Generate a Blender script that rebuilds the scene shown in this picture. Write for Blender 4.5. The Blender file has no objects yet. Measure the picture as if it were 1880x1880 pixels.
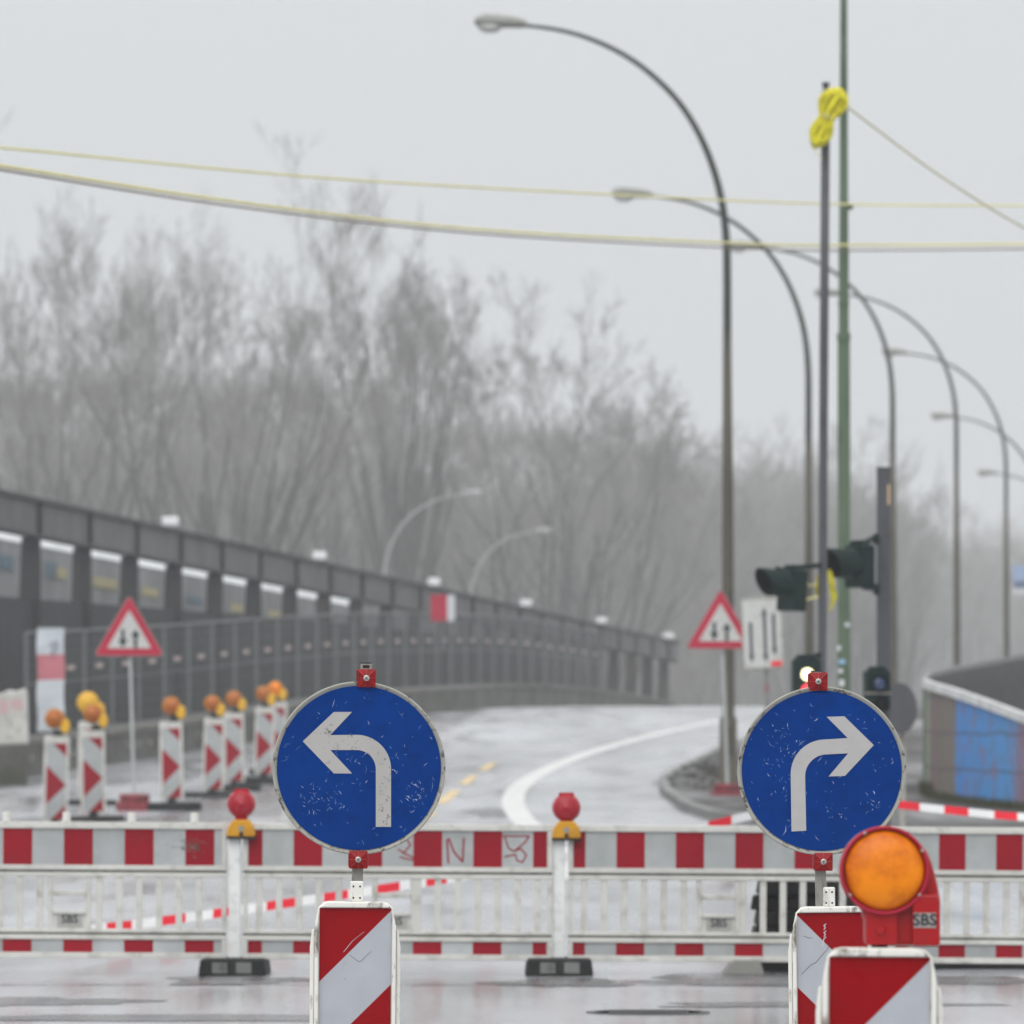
import bpy, bmesh, math, random
from mathutils import Vector, Matrix
R = math.radians
random.seed(7)
scn = bpy.context.scene
col = scn.collection

# ------------------------------------------------------------------ camera, sky, sun, exposure
CAM_H = 1.7
F = 200.0 / 24.0 * 1880.0          # focal length in photo pixels (200 mm on a 24 mm square)
HY = 1290.0                        # eye-level row of the photo
cam_d = bpy.data.cameras.new('camera'); cam = bpy.data.objects.new('camera', cam_d); col.objects.link(cam)
cam.location = (0, 0, CAM_H); cam.rotation_euler = (R(90), 0, 0)
cam_d.sensor_width = 24; cam_d.sensor_height = 24; cam_d.sensor_fit = 'HORIZONTAL'; cam_d.lens = 200
cam_d.shift_y = (HY - 940) / 1880.0
cam_d.clip_start = 0.5; cam_d.clip_end = 6000
cam_d.dof.use_dof = True; cam_d.dof.focus_distance = 30.0; cam_d.dof.aperture_fstop = 6.6
cam_d.dof.aperture_blades = 0
scn.camera = cam
scn.render.resolution_x = 1024; scn.render.resolution_y = 1024

world = bpy.data.worlds.new('World'); scn.world = world; world.use_nodes = True
nt = world.node_tree; nt.nodes.clear()
wo = nt.nodes.new('ShaderNodeOutputWorld'); bg = nt.nodes.new('ShaderNodeBackground')
sky = nt.nodes.new('ShaderNodeTexSky'); sky.sky_type = 'NISHITA'; sky.sun_disc = False
SUN_EL, SUN_AZ = 48, 200
sky.sun_elevation = R(SUN_EL); sky.sun_rotation = R(SUN_AZ); sky.dust_density = 6; sky.air_density = 1
hs = nt.nodes.new('ShaderNodeHueSaturation'); hs.inputs['Saturation'].default_value = 0.15
mixw = nt.nodes.new('ShaderNodeMixRGB'); mixw.inputs[0].default_value = 0.88
# overcast cloud layer: a little brighter overhead than at the horizon
tc = nt.nodes.new('ShaderNodeTexCoord'); sep = nt.nodes.new('ShaderNodeSeparateXYZ')
rampw = nt.nodes.new('ShaderNodeValToRGB')
rampw.color_ramp.elements[0].position = 0.0; rampw.color_ramp.elements[0].color = (0.90, 0.945, 0.985, 1)
rampw.color_ramp.elements[1].position = 0.9; rampw.color_ramp.elements[1].color = (1, 1, 1, 1)
scw = nt.nodes.new('ShaderNodeMapRange')
scw.inputs['From Min'].default_value = 0.0; scw.inputs['From Max'].default_value = 0.8
scw.inputs['To Min'].default_value = 8.0; scw.inputs['To Max'].default_value = 13.5
vm = nt.nodes.new('ShaderNodeVectorMath'); vm.operation = 'SCALE'
nt.links.new(tc.outputs['Generated'], sep.inputs[0]); nt.links.new(sep.outputs['Z'], rampw.inputs[0])
nt.links.new(sep.outputs['Z'], scw.inputs['Value'])
nt.links.new(rampw.outputs[0], vm.inputs[0]); nt.links.new(scw.outputs[0], vm.inputs['Scale'])
nt.links.new(sky.outputs[0], hs.inputs['Color']); nt.links.new(hs.outputs[0], mixw.inputs[1])
nt.links.new(vm.outputs[0], mixw.inputs[2]); nt.links.new(mixw.outputs[0], bg.inputs['Color'])
bg.inputs['Strength'].default_value = 0.1
nt.links.new(bg.outputs[0], wo.inputs['Surface'])

sd = bpy.data.lights.new('sun', 'SUN'); sd.energy = 1.2; sd.angle = R(60); sd.color = (1.0, 0.975, 0.95)
sun = bpy.data.objects.new('sun', sd); col.objects.link(sun)
# direction the light travels: from behind and left of the camera
sdir = Vector((math.sin(R(SUN_AZ)) * math.cos(R(SUN_EL)), math.cos(R(SUN_AZ)) * math.cos(R(SUN_EL)), math.sin(R(SUN_EL))))
sun.rotation_euler = sdir.to_track_quat('Z', 'Y').to_euler()
scn.view_settings.view_transform = 'Standard'; scn.view_settings.look = 'None'
scn.view_settings.exposure = 0; scn.view_settings.gamma = 1
scn.cycles.volume_bounces = 1

# ------------------------------------------------------------------ helpers
def X_(px, Y): return (px - 940.0) * Y / F
def Z_(py, Y): return CAM_H + (HY - py) * Y / F

_prof = [(-200, -1.7), (0, -1.7), (60, -1.7), (90, -1.65), (108, -1.56), (128, -1.42), (145, -1.29), (165, -1.0), (185, -0.62),
         (205, -0.30), (235, -0.10), (265, -0.35), (300, -1.15), (335, -2.2), (400, -4.0), (500, -5.5), (800, -6), (6000, -6)]
def gz(Y):
    """height of the ground along the road (world z)"""
    P = _prof
    if Y <= P[0][0]: return P[0][1] + CAM_H
    for i in range(len(P) - 1):
        if Y <= P[i + 1][0]: break
    def m(k):
        if k <= 0 or k >= len(P) - 1: return 0.0
        a = (P[k][1] - P[k - 1][1]) / (P[k][0] - P[k - 1][0]); b = (P[k + 1][1] - P[k][1]) / (P[k + 1][0] - P[k][0])
        return 0.0 if a * b <= 0 else 2 * a * b / (a + b)
    h = P[i + 1][0] - P[i][0]; t = (Y - P[i][0]) / h
    return CAM_H + (2*t**3 - 3*t**2 + 1) * P[i][1] + (t**3 - 2*t**2 + t) * h * m(i) + (-2*t**3 + 3*t**2) * P[i + 1][1] + (t**3 - t**2) * h * m(i + 1)
def gnd(px, py):
    """point of the ground seen at a photo pixel"""
    Y = 30.0
    while Y < 238:
        if HY - F * (gz(Y) - CAM_H) / Y <= py: break
        Y += 0.25
    return X_(px, Y), Y

def tagit(o, label=None, cat=None, group=None, kind=None):
    if label: o['label'] = label
    if cat: o['category'] = cat
    if group: o['group'] = group
    if kind: o['kind'] = kind
    return o
def thing(name, label, cat, loc=(0, 0, 0), rot=(0, 0, 0), group=None):
    o = bpy.data.objects.new(name, None); col.objects.link(o); o.empty_display_size = 0.2
    o.location = loc; o.rotation_euler = rot
    return tagit(o, label, cat, group)
def obj(name, bm, mats, parent=None, bevel=0, loc=None, rot=None):
    me = bpy.data.meshes.new(name)
    if isinstance(bm, bmesh.types.BMesh):
        bm.normal_update(); bm.to_mesh(me); bm.free()
    else:
        me = bm
    if not isinstance(mats, (list, tuple)): mats = [mats]
    if not me.materials:
        for m in mats: me.materials.append(m)
    o = bpy.data.objects.new(name, me); col.objects.link(o)
    if parent: o.parent = parent
    if loc: o.location = loc
    if rot: o.rotation_euler = rot
    if bevel:
        b = o.modifiers.new('bevel', 'BEVEL'); b.width = bevel; b.segments = 2; b.limit_method = 'ANGLE'; b.angle_limit = R(35)
    return o
def dup(root, loc=None, rot=None, label=None, group=None):
    r = root.copy(); col.objects.link(r)
    if loc is not None: r.location = loc
    if rot is not None: r.rotation_euler = rot
    if label: r['label'] = label
    if group: r['group'] = group
    for ch in list(root.children):
        c = ch.copy(); col.objects.link(c); c.parent = r
        for g in list(ch.children):
            d = g.copy(); col.objects.link(d); d.parent = c
    return r
def nb(): return bmesh.new()
def box(bm, x0, x1, y0, y1, z0, z1, mi=0):
    v = [bm.verts.new(p) for p in ((x0,y0,z0),(x1,y0,z0),(x1,y1,z0),(x0,y1,z0),(x0,y0,z1),(x1,y0,z1),(x1,y1,z1),(x0,y1,z1))]
    for f in ((0,3,2,1),(4,5,6,7),(0,1,5,4),(1,2,6,5),(2,3,7,6),(3,0,4,7)):
        bm.faces.new([v[i] for i in f]).material_index = mi
def tube(bm, pts, rad, n=10, mi=0, cap=True, smooth=True):
    pts = [Vector(p) for p in pts]
    if not isinstance(rad, (list, tuple)): rad = [rad] * len(pts)
    rings = []; up = None
    for i, p in enumerate(pts):
        d = (pts[min(i + 1, len(pts) - 1)] - pts[max(i - 1, 0)])
        if d.length < 1e-9: d = Vector((0, 0, 1))
        d.normalize()
        if up is None: up = Vector((0, 0, 1)) if abs(d.z) < 0.9 else Vector((1, 0, 0))
        a = d.cross(up); a = a.normalized() if a.length > 1e-6 else Vector((1, 0, 0)); b = d.cross(a).normalized(); up = -b if b.dot(up) < 0 else b
        a = d.cross(up).normalized(); b = up
        rings.append([bm.verts.new(p + (a * math.cos(2*math.pi*k/n) + b * math.sin(2*math.pi*k/n)) * rad[i]) for k in range(n)])
    for i in range(len(rings) - 1):
        for k in range(n):
            f = bm.faces.new((rings[i][k], rings[i][(k+1) % n], rings[i+1][(k+1) % n], rings[i+1][k])); f.smooth = smooth; f.material_index = mi
    if cap:
        for rg in (rings[0], rings[-1]):
            try: bm.faces.new(rg).material_index = mi
            except ValueError: pass
def prism(bm, poly, y0, y1, mi=0, side_mi=None):
    """polygon in the xz plane extruded from y0 (front) to y1"""
    a = [bm.verts.new((p[0], y0, p[1])) for p in poly]; b = [bm.verts.new((p[0], y1, p[1])) for p in poly]
    bm.faces.new(a).material_index = mi; bm.faces.new(list(reversed(b))).material_index = mi
    n = len(poly)
    for i in range(n):
        bm.faces.new((a[i], b[i], b[(i+1) % n], a[(i+1) % n])).material_index = mi if side_mi is None else side_mi
def lathe(bm, prof, c=(0, 0, 0), axis='y', n=48, mi=0, sx=1.0, sz=1.0):
    """profile [(r, h)] revolved round an axis through c"""
    rings = []
    for r, h in prof:
        rg = []
        for k in range(n):
            a = 2 * math.pi * k / n
            if axis == 'y': p = (c[0] + r * math.cos(a) * sx, c[1] + h, c[2] + r * math.sin(a) * sz)
            elif axis == 'z': p = (c[0] + r * math.cos(a), c[1] + r * math.sin(a), c[2] + h)
            else: p = (c[0] + h, c[1] + r * math.cos(a), c[2] + r * math.sin(a))
            rg.append(bm.verts.new(p))
        rings.append(rg)
    for i in range(len(rings) - 1):
        for k in range(n):
            f = bm.faces.new((rings[i][k], rings[i+1][k], rings[i+1][(k+1) % n], rings[i][(k+1) % n])); f.smooth = True; f.material_index = mi
    for rg in (rings[0], rings[-1]):
        bm.faces.new(rg).material_index = mi
def disc(cx, cz, r, n=72): return [(cx + r * math.cos(2*math.pi*k/n), cz + r * math.sin(2*math.pi*k/n)) for k in range(n)]
def ribbon(bm, pts, w, y0, y1, mi=0):
    for i in range(len(pts) - 1):
        a = Vector(pts[i]); b = Vector(pts[i+1]); d = (b - a)
        if d.length < 1e-9: continue
        d.normalize(); nrm = Vector((-d.y, d.x)) * w / 2; d = d * w * 0.35
        prism(bm, [tuple(a - d + nrm), tuple(a - d - nrm), tuple(b + d - nrm), tuple(b + d + nrm)], y0 - 0.00007 * (i % 3), y1, mi)
def clip(poly, a, b, c):
    """keep a*x + b*z <= c"""
    out = []
    for i in range(len(poly)):
        p, q = poly[i], poly[(i+1) % len(poly)]
        vp, vq = a*p[0] + b*p[1] - c, a*q[0] + b*q[1] - c
        if vp <= 0: out.append(p)
        if (vp < 0 < vq) or (vq < 0 < vp):
            t = vp / (vp - vq); out.append((p[0] + t*(q[0]-p[0]), p[1] + t*(q[1]-p[1])))
    return out
def text_mesh(s, size, bold=0.0, ext=0.001):
    cu = bpy.data.curves.new('lettering', 'FONT'); cu.body = s; cu.size = size; cu.align_x = 'CENTER'; cu.align_y = 'CENTER'
    cu.extrude = ext; cu.offset = bold; cu.resolution_u = 3
    o = bpy.data.objects.new('lettering', cu); col.objects.link(o)
    dg = bpy.context.evaluated_depsgraph_get()
    me = bpy.data.meshes.new_from_object(o.evaluated_get(dg)); col.objects.unlink(o); bpy.data.objects.remove(o)
    me.materials.clear()
    return me
def add_text(bm, s, size, x, y, z, mi, bold=0.0, slant=0.0):
    me = text_mesh(s, size, bold)
    me.transform(Matrix.Translation((x, y, z)) @ Matrix.Rotation(R(90), 4, 'X'))
    n0 = len(bm.faces); bm.from_mesh(me); bm.faces.ensure_lookup_table()
    for f in bm.faces[n0:]: f.material_index = mi
    bpy.data.meshes.remove(me)

# ------------------------------------------------------------------ materials
def mat(name, c, rough=0.5, metal=0.0, dirt=None, damt=0.0, dscale=8.0, dlo=0.5, dhi=0.62, vary=0.08, bump=0.0, bscale=60,
        coat=0.0, spec=0.5, stretch=(1, 1, 1), emit=None, estr=0.0, trans=0.0, sss=0.0):
    m = bpy.data.materials.new(name); m.use_nodes = True; n = m.node_tree; L = n.links
    b = n.nodes['Principled BSDF']; b.inputs['Roughness'].default_value = rough; b.inputs['Metallic'].default_value = metal
    b.inputs['Coat Weight'].default_value = coat; b.inputs['Specular IOR Level'].default_value = spec; b.inputs['Transmission Weight'].default_value = trans
    if sss:
        b.inputs['Subsurface Weight'].default_value = sss; b.inputs['Subsurface Radius'].default_value = (0.05, 0.02, 0.005)
    t = n.nodes.new('ShaderNodeTexCoord'); mp = n.nodes.new('ShaderNodeMapping'); mp.inputs['Scale'].default_value = stretch
    L.new(t.outputs['Object'], mp.inputs[0])
    nz = n.nodes.new('ShaderNodeTexNoise'); nz.inputs['Scale'].default_value = dscale; nz.inputs['Detail'].default_value = 8
    nz.inputs['Roughness'].default_value = 0.65; L.new(mp.outputs[0], nz.inputs['Vector'])
    n2 = n.nodes.new('ShaderNodeTexNoise'); n2.inputs['Scale'].default_value = dscale * 0.37; n2.inputs['Detail'].default_value = 5
    L.new(mp.outputs[0], n2.inputs['Vector'])
    mr = n.nodes.new('ShaderNodeMapRange'); mr.inputs['From Min'].default_value = 0.3; mr.inputs['From Max'].default_value = 0.7
    mr.inputs['To Min'].default_value = 1 - vary; mr.inputs['To Max'].default_value = 1 + vary; L.new(n2.outputs[0], mr.inputs[0])
    hv = n.nodes.new('ShaderNodeHueSaturation'); hv.inputs['Color'].default_value = (*c, 1); L.new(mr.outputs[0], hv.inputs['Value'])
    out = hv.outputs[0]
    if dirt:
        r = n.nodes.new('ShaderNodeMapRange'); r.inputs['From Min'].default_value = dlo; r.inputs['From Max'].default_value = dhi
        r.inputs['To Max'].default_value = damt; L.new(nz.outputs[0], r.inputs[0])
        mx = n.nodes.new('ShaderNodeMixRGB'); mx.inputs[2].default_value = (*dirt, 1)
        L.new(r.outputs[0], mx.inputs[0]); L.new(out, mx.inputs[1]); out = mx.outputs[0]
    L.new(out, b.inputs['Base Color'])
    rr = n.nodes.new('ShaderNodeMapRange'); rr.inputs['From Min'].default_value = 0.3; rr.inputs['From Max'].default_value = 0.7
    rr.inputs['To Min'].default_value = max(0.02, rough - 0.1); rr.inputs['To Max'].default_value = min(1, rough + 0.1)
    L.new(nz.outputs[0], rr.inputs[0]); L.new(rr.outputs[0], b.inputs['Roughness'])
    if bump:
        nb_ = n.nodes.new('ShaderNodeTexNoise'); nb_.inputs['Scale'].default_value = bscale; nb_.inputs['Detail'].default_value = 4
        L.new(mp.outputs[0], nb_.inputs['Vector'])
        bp = n.nodes.new('ShaderNodeBump'); bp.inputs['Strength'].default_value = bump; bp.inputs['Distance'].default_value = 0.01
        L.new(nb_.outputs[0], bp.inputs['Height']); L.new(bp.outputs[0], b.inputs['Normal'])
    if emit:
        b.inputs['Emission Color'].default_value = (*emit, 1); b.inputs['Emission Strength'].default_value = estr
    return m

GRIME = (0.10, 0.085, 0.06)
M = {}
M['plastic'] = mat('white_plastic', (0.80, 0.79, 0.74), 0.45, dirt=GRIME, damt=0.75, dscale=14, dlo=0.57, dhi=0.72, bump=0.15)
M['plastic_dirty'] = mat('scuffed_white_plastic', (0.78, 0.77, 0.72), 0.5, dirt=(0.13, 0.10, 0.07), damt=0.9, dscale=16, dlo=0.54, dhi=0.66, bump=0.35, bscale=45, stretch=(1, 1, 0.35))
M['groove'] = mat('grimy_groove', (0.16, 0.155, 0.13), 0.8, dirt=(0.05, 0.045, 0.04), damt=0.8, dscale=9)
M['bwhite'] = mat('barrier_white', (0.60, 0.595, 0.56), 0.5, dirt=(0.22, 0.21, 0.16), damt=0.7, dscale=7, dlo=0.50, dhi=0.72, vary=0.12, bump=0.15)
M['bgrey'] = mat('reflective_white_sheet', (0.41, 0.43, 0.435), 0.4, spec=0.3, dirt=(0.22, 0.24, 0.225), damt=0.7, dscale=3, dlo=0.45, dhi=0.75, vary=0.2)
M['bred'] = mat('reflective_red_sheet', (0.29, 0.005, 0.016), 0.4, spec=0.15, dirt=(0.14, 0.02, 0.02), damt=0.5, dscale=4, dlo=0.5, dhi=0.8, vary=0.12)
M['fgrey'] = mat('beacon_white_sheet', (0.43, 0.45, 0.49), 0.35, spec=0.3, dirt=(0.1, 0.1, 0.1), damt=0.6, dscale=30, dlo=0.68, dhi=0.75, vary=0.05)
M['fred'] = mat('beacon_red_sheet', (0.28, 0.002, 0.006), 0.33, spec=0.1, dirt=(0.16, 0.01, 0.01), damt=0.5, dscale=12, dlo=0.55, dhi=0.8, vary=0.08)
M['blue'] = mat('sign_blue_sheet', (0.0, 0.036, 0.21), 0.4, spec=0.04, dirt=(0.0, 0.02, 0.12), damt=0.6, dscale=14, dlo=0.5, dhi=0.75, vary=0.10)
M['signwhite'] = mat('sign_white_sheet', (0.42, 0.41, 0.40), 0.4, dirt=(0.07, 0.06, 0.05), damt=0.85, dscale=26, dlo=0.60, dhi=0.66, vary=0.05)
M['signwhite_clean'] = mat('sign_white_sheet_clean', (0.44, 0.43, 0.43), 0.4, dirt=(0.08, 0.07, 0.06), damt=0.6, dscale=40, dlo=0.68, dhi=0.73, vary=0.04)
M['rim'] = mat('sign_rim_weathered', (0.36, 0.355, 0.32), 0.5, dirt=(0.045, 0.038, 0.03), damt=0.9, dscale=30, dlo=0.53, dhi=0.62)
M['scratch'] = mat('scratched_sheet', (0.55, 0.62, 0.66), 0.5)
M['scratch_dark'] = mat('dark_scuff', (0.05, 0.045, 0.04), 0.7)
M['clampred'] = mat('clamp_red_plastic', (0.26, 0.006, 0.008), 0.38, spec=0.2, dirt=(0.08, 0.01, 0.01), damt=0.5, dscale=30)
M['clampline'] = mat('clamp_rib', (0.55, 0.05, 0.05), 0.3)
M['steel'] = mat('galvanised_steel', (0.33, 0.32, 0.29), 0.5, metal=0.4, dirt=(0.14, 0.12, 0.1), damt=0.7, dscale=22, stretch=(1, 1, 0.3))
M['bolt'] = mat('bolt_steel', (0.55, 0.54, 0.5), 0.3, metal=0.8)
M['dark'] = mat('dark_hole', (0.01, 0.01, 0.01), 0.8)
M['rubber'] = mat('black_rubber', (0.012, 0.013, 0.013), 0.65, spec=0.3, dirt=(0.045, 0.045, 0.04), damt=0.5, dscale=10, bump=0.4)
M['rubberplate'] = mat('rubber_grey_pad', (0.16, 0.17, 0.16), 0.6, dirt=(0.05, 0.05, 0.05), damt=0.6, dscale=14)
M['orange'] = mat('orange_lens', (0.95, 0.27, 0.0), 0.25, spec=0.25, dirt=(0.42, 0.055, 0.0), damt=0.9, dscale=9, dlo=0.42, dhi=0.68, coat=0.15, bump=0.22, bscale=130)
M['lampred'] = mat('lamp_red_plastic', (0.38, 0.003, 0.006), 0.35, spec=0.25, coat=0.2, dirt=(0.3, 0.01, 0.01), damt=0.5, dscale=14)
M['lampredrim'] = mat('lamp_faded_red_rim', (0.42, 0.012, 0.04), 0.42, spec=0.3, dirt=(0.3, 0.02, 0.02), damt=0.5, dscale=10)
M['redlens'] = mat('red_lens', (0.38, 0.001, 0.016), 0.2, spec=0.3, coat=0.4, bump=0.3, bscale=120)
M['yellow'] = mat('yellow_plastic', (0.62, 0.30, 0.015), 0.42, spec=0.3, dirt=(0.3, 0.13, 0.02), damt=0.5, dscale=10)
M['yellowbright'] = mat('bright_yellow_plastic', (0.72, 0.40, 0.015), 0.4)
M['orange_far'] = mat('amber_lens', (0.42, 0.115, 0.008), 0.3, spec=0.25, coat=0.3)
M['rope'] = mat('yellow_rope', (0.72, 0.66, 0.012), 0.6, dirt=(0.3, 0.24, 0.01), damt=0.6, dscale=12, bump=0.6, bscale=90)
M['cable'] = mat('yellow_cable', (0.72, 0.66, 0.30), 0.55)
M['cable_brown'] = mat('brown_cable', (0.20, 0.15, 0.12), 0.6)
M['lampgreen'] = mat('green_grey_pole_paint', (0.035, 0.055, 0.05), 0.5, spec=0.3, dirt=(0.06, 0.055, 0.04), damt=0.7, dscale=2, dlo=0.45, dhi=0.6, stretch=(1, 1, 0.3))
M['lamppole'] = mat('weathered_pole', (0.075, 0.068, 0.05), 0.6, spec=0.3, dirt=(0.16, 0.15, 0.12), damt=0.45, dscale=4, dlo=0.52, dhi=0.7, stretch=(1, 1, 0.4))
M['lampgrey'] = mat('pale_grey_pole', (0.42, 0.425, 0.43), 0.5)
M['lamphead'] = mat('lamp_head_grey', (0.26, 0.265, 0.24), 0.45, dirt=(0.2, 0.19, 0.17), damt=0.6, dscale=5)
M['lampglass'] = mat('lamp_glass', (0.5, 0.5, 0.48), 0.2, coat=0.5)
M['polegreen'] = mat('green_mast_paint', (0.075, 0.115, 0.07), 0.5, spec=0.3, dirt=(0.04, 0.06, 0.04), damt=0.6, dscale=6, stretch=(1, 1, 0.3))
M['mastgrey'] = mat('grey_mast_paint', (0.075, 0.08, 0.092), 0.5, spec=0.3, dirt=(0.06, 0.05, 0.05), damt=0.6, dscale=12, stretch=(1, 1, 0.3))
M['mastblack'] = mat('black_cap', (0.02, 0.02, 0.025), 0.5)
M['sticker'] = mat('white_sticker', (0.6, 0.62, 0.64), 0.5)
M['stickerblue'] = mat('pale_blue_sticker', (0.25, 0.42, 0.6), 0.5)
M['stickerbuff'] = mat('buff_sticker', (0.6, 0.42, 0.25), 0.6)
M['signal'] = mat('signal_dark_green', (0.006, 0.019, 0.017), 0.4, spec=0.12, dirt=(0.015, 0.03, 0.027), damt=0.6, dscale=8)
M['signalin'] = mat('signal_black', (0.006, 0.007, 0.008), 0.6, spec=0.1)
M['lensblue'] = mat('signal_dark_lens', (0.03, 0.06, 0.16), 0.15, coat=1.0)
M['lit'] = mat('lit_signal_lens', (0.9, 0.85, 0.5), 0.3, emit=(1.0, 0.93, 0.50), estr=2.6)
M['litred'] = mat('lit_red_lens', (0.8, 0.02, 0.03), 0.3, emit=(1.0, 0.03, 0.05), estr=1.6)
M['girder'] = mat('grey_steel_girder', (0.125, 0.12, 0.123), 0.6, spec=0.3, dirt=(0.09, 0.09, 0.09), damt=0.6, dscale=0.8, dlo=0.45, dhi=0.65)
M['girderdark'] = mat('dark_steel_flange', (0.045, 0.05, 0.052), 0.6, spec=0.2, dirt=(0.09, 0.08, 0.07), damt=0.4, dscale=0.8)
M['girderpost'] = mat('steel_post', (0.05, 0.052, 0.055), 0.6, spec=0.2, dirt=(0.11, 0.1, 0.09), damt=0.7, dscale=1.5, stretch=(1, 1, 0.2))
M['webplate'] = mat('dark_web_plate', (0.03, 0.037, 0.04), 0.7, spec=0.2, dirt=(0.055, 0.055, 0.055), damt=0.6, dscale=1.0)
M['snow'] = mat('white_cap_box', (0.85, 0.86, 0.88), 0.6)
M['skystrip'] = mat('bright_sky_strip', (0.80, 0.83, 0.84), 0.6, dirt=(0.5, 0.5, 0.5), damt=0.5, dscale=0.5)
M['reargrey'] = mat('grey_rear_sheet', (0.36, 0.37, 0.38), 0.7, dirt=(0.12, 0.12, 0.12), damt=0.6, dscale=0.7, dlo=0.4, dhi=0.7)
M['tarpyellow'] = mat('faded_yellow_band', (0.56, 0.50, 0.28), 0.7)
M['tarpblue'] = mat('faded_blue_band', (0.14, 0.22, 0.29), 0.7)
M['fencesteel'] = mat('fence_galvanised', (0.13, 0.14, 0.145), 0.5, metal=0.2)
M['reflect'] = mat('fence_marker', (0.46, 0.34, 0.30), 0.4)
M['reflectw'] = mat('fence_marker_white', (0.8, 0.78, 0.72), 0.4)
M['concrete'] = mat('mossy_concrete', (0.11, 0.107, 0.095), 0.8, dirt=(0.055, 0.06, 0.04), damt=0.85, dscale=1.1, dlo=0.42, dhi=0.6, bump=0.5, bscale=6)
M['concretelight'] = mat('light_coping', (0.70, 0.72, 0.72), 0.7, dirt=(0.3, 0.3, 0.28), damt=0.6, dscale=3)
M['banner'] = mat('white_banner', (0.66, 0.71, 0.76), 0.7, vary=0.1)
M['bannerred'] = mat('banner_faded_red', (0.62, 0.20, 0.24), 0.7, vary=0.15)
M['bannergrey'] = mat('banner_grey_print', (0.35, 0.38, 0.42), 0.7)
M['signred'] = mat('warning_red', (0.46, 0.02, 0.055), 0.45, spec=0.2)
M['signface'] = mat('warning_white', (0.54, 0.55, 0.53), 0.45, dirt=(0.4, 0.4, 0.38), damt=0.5, dscale=6)
M['black'] = mat('black_print', (0.02, 0.03, 0.035), 0.5, spec=0.2)
M['redfoot'] = mat('red_recycled_foot', (0.24, 0.035, 0.045), 0.6, spec=0.3, dirt=(0.05, 0.03, 0.03), damt=0.8, dscale=5)
M['tapered'] = mat('tape_red', (0.80, 0.02, 0.04), 0.4, spec=0.3)
M['tapewhite'] = mat('tape_white', (0.85, 0.85, 0.85), 0.4)
M['linewhite'] = mat('road_paint_white', (0.66, 0.66, 0.65), 0.4, dirt=(0.3, 0.3, 0.3), damt=0.5, dscale=2.5, dlo=0.5, dhi=0.75)
M['lineyellow'] = mat('road_paint_yellow', (0.70, 0.50, 0.18), 0.4, dirt=(0.3, 0.28, 0.22), damt=0.5, dscale=2.5, dlo=0.5, dhi=0.75)
M['iron'] = mat('cast_iron', (0.07, 0.07, 0.07), 0.55, bump=0.4)
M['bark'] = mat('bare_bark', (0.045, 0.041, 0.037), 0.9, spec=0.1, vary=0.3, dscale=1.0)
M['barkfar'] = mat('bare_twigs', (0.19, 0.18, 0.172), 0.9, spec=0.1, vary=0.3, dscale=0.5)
M['moss'] = mat('kerb_weeds', (0.05, 0.055, 0.02), 0.9)

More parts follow.
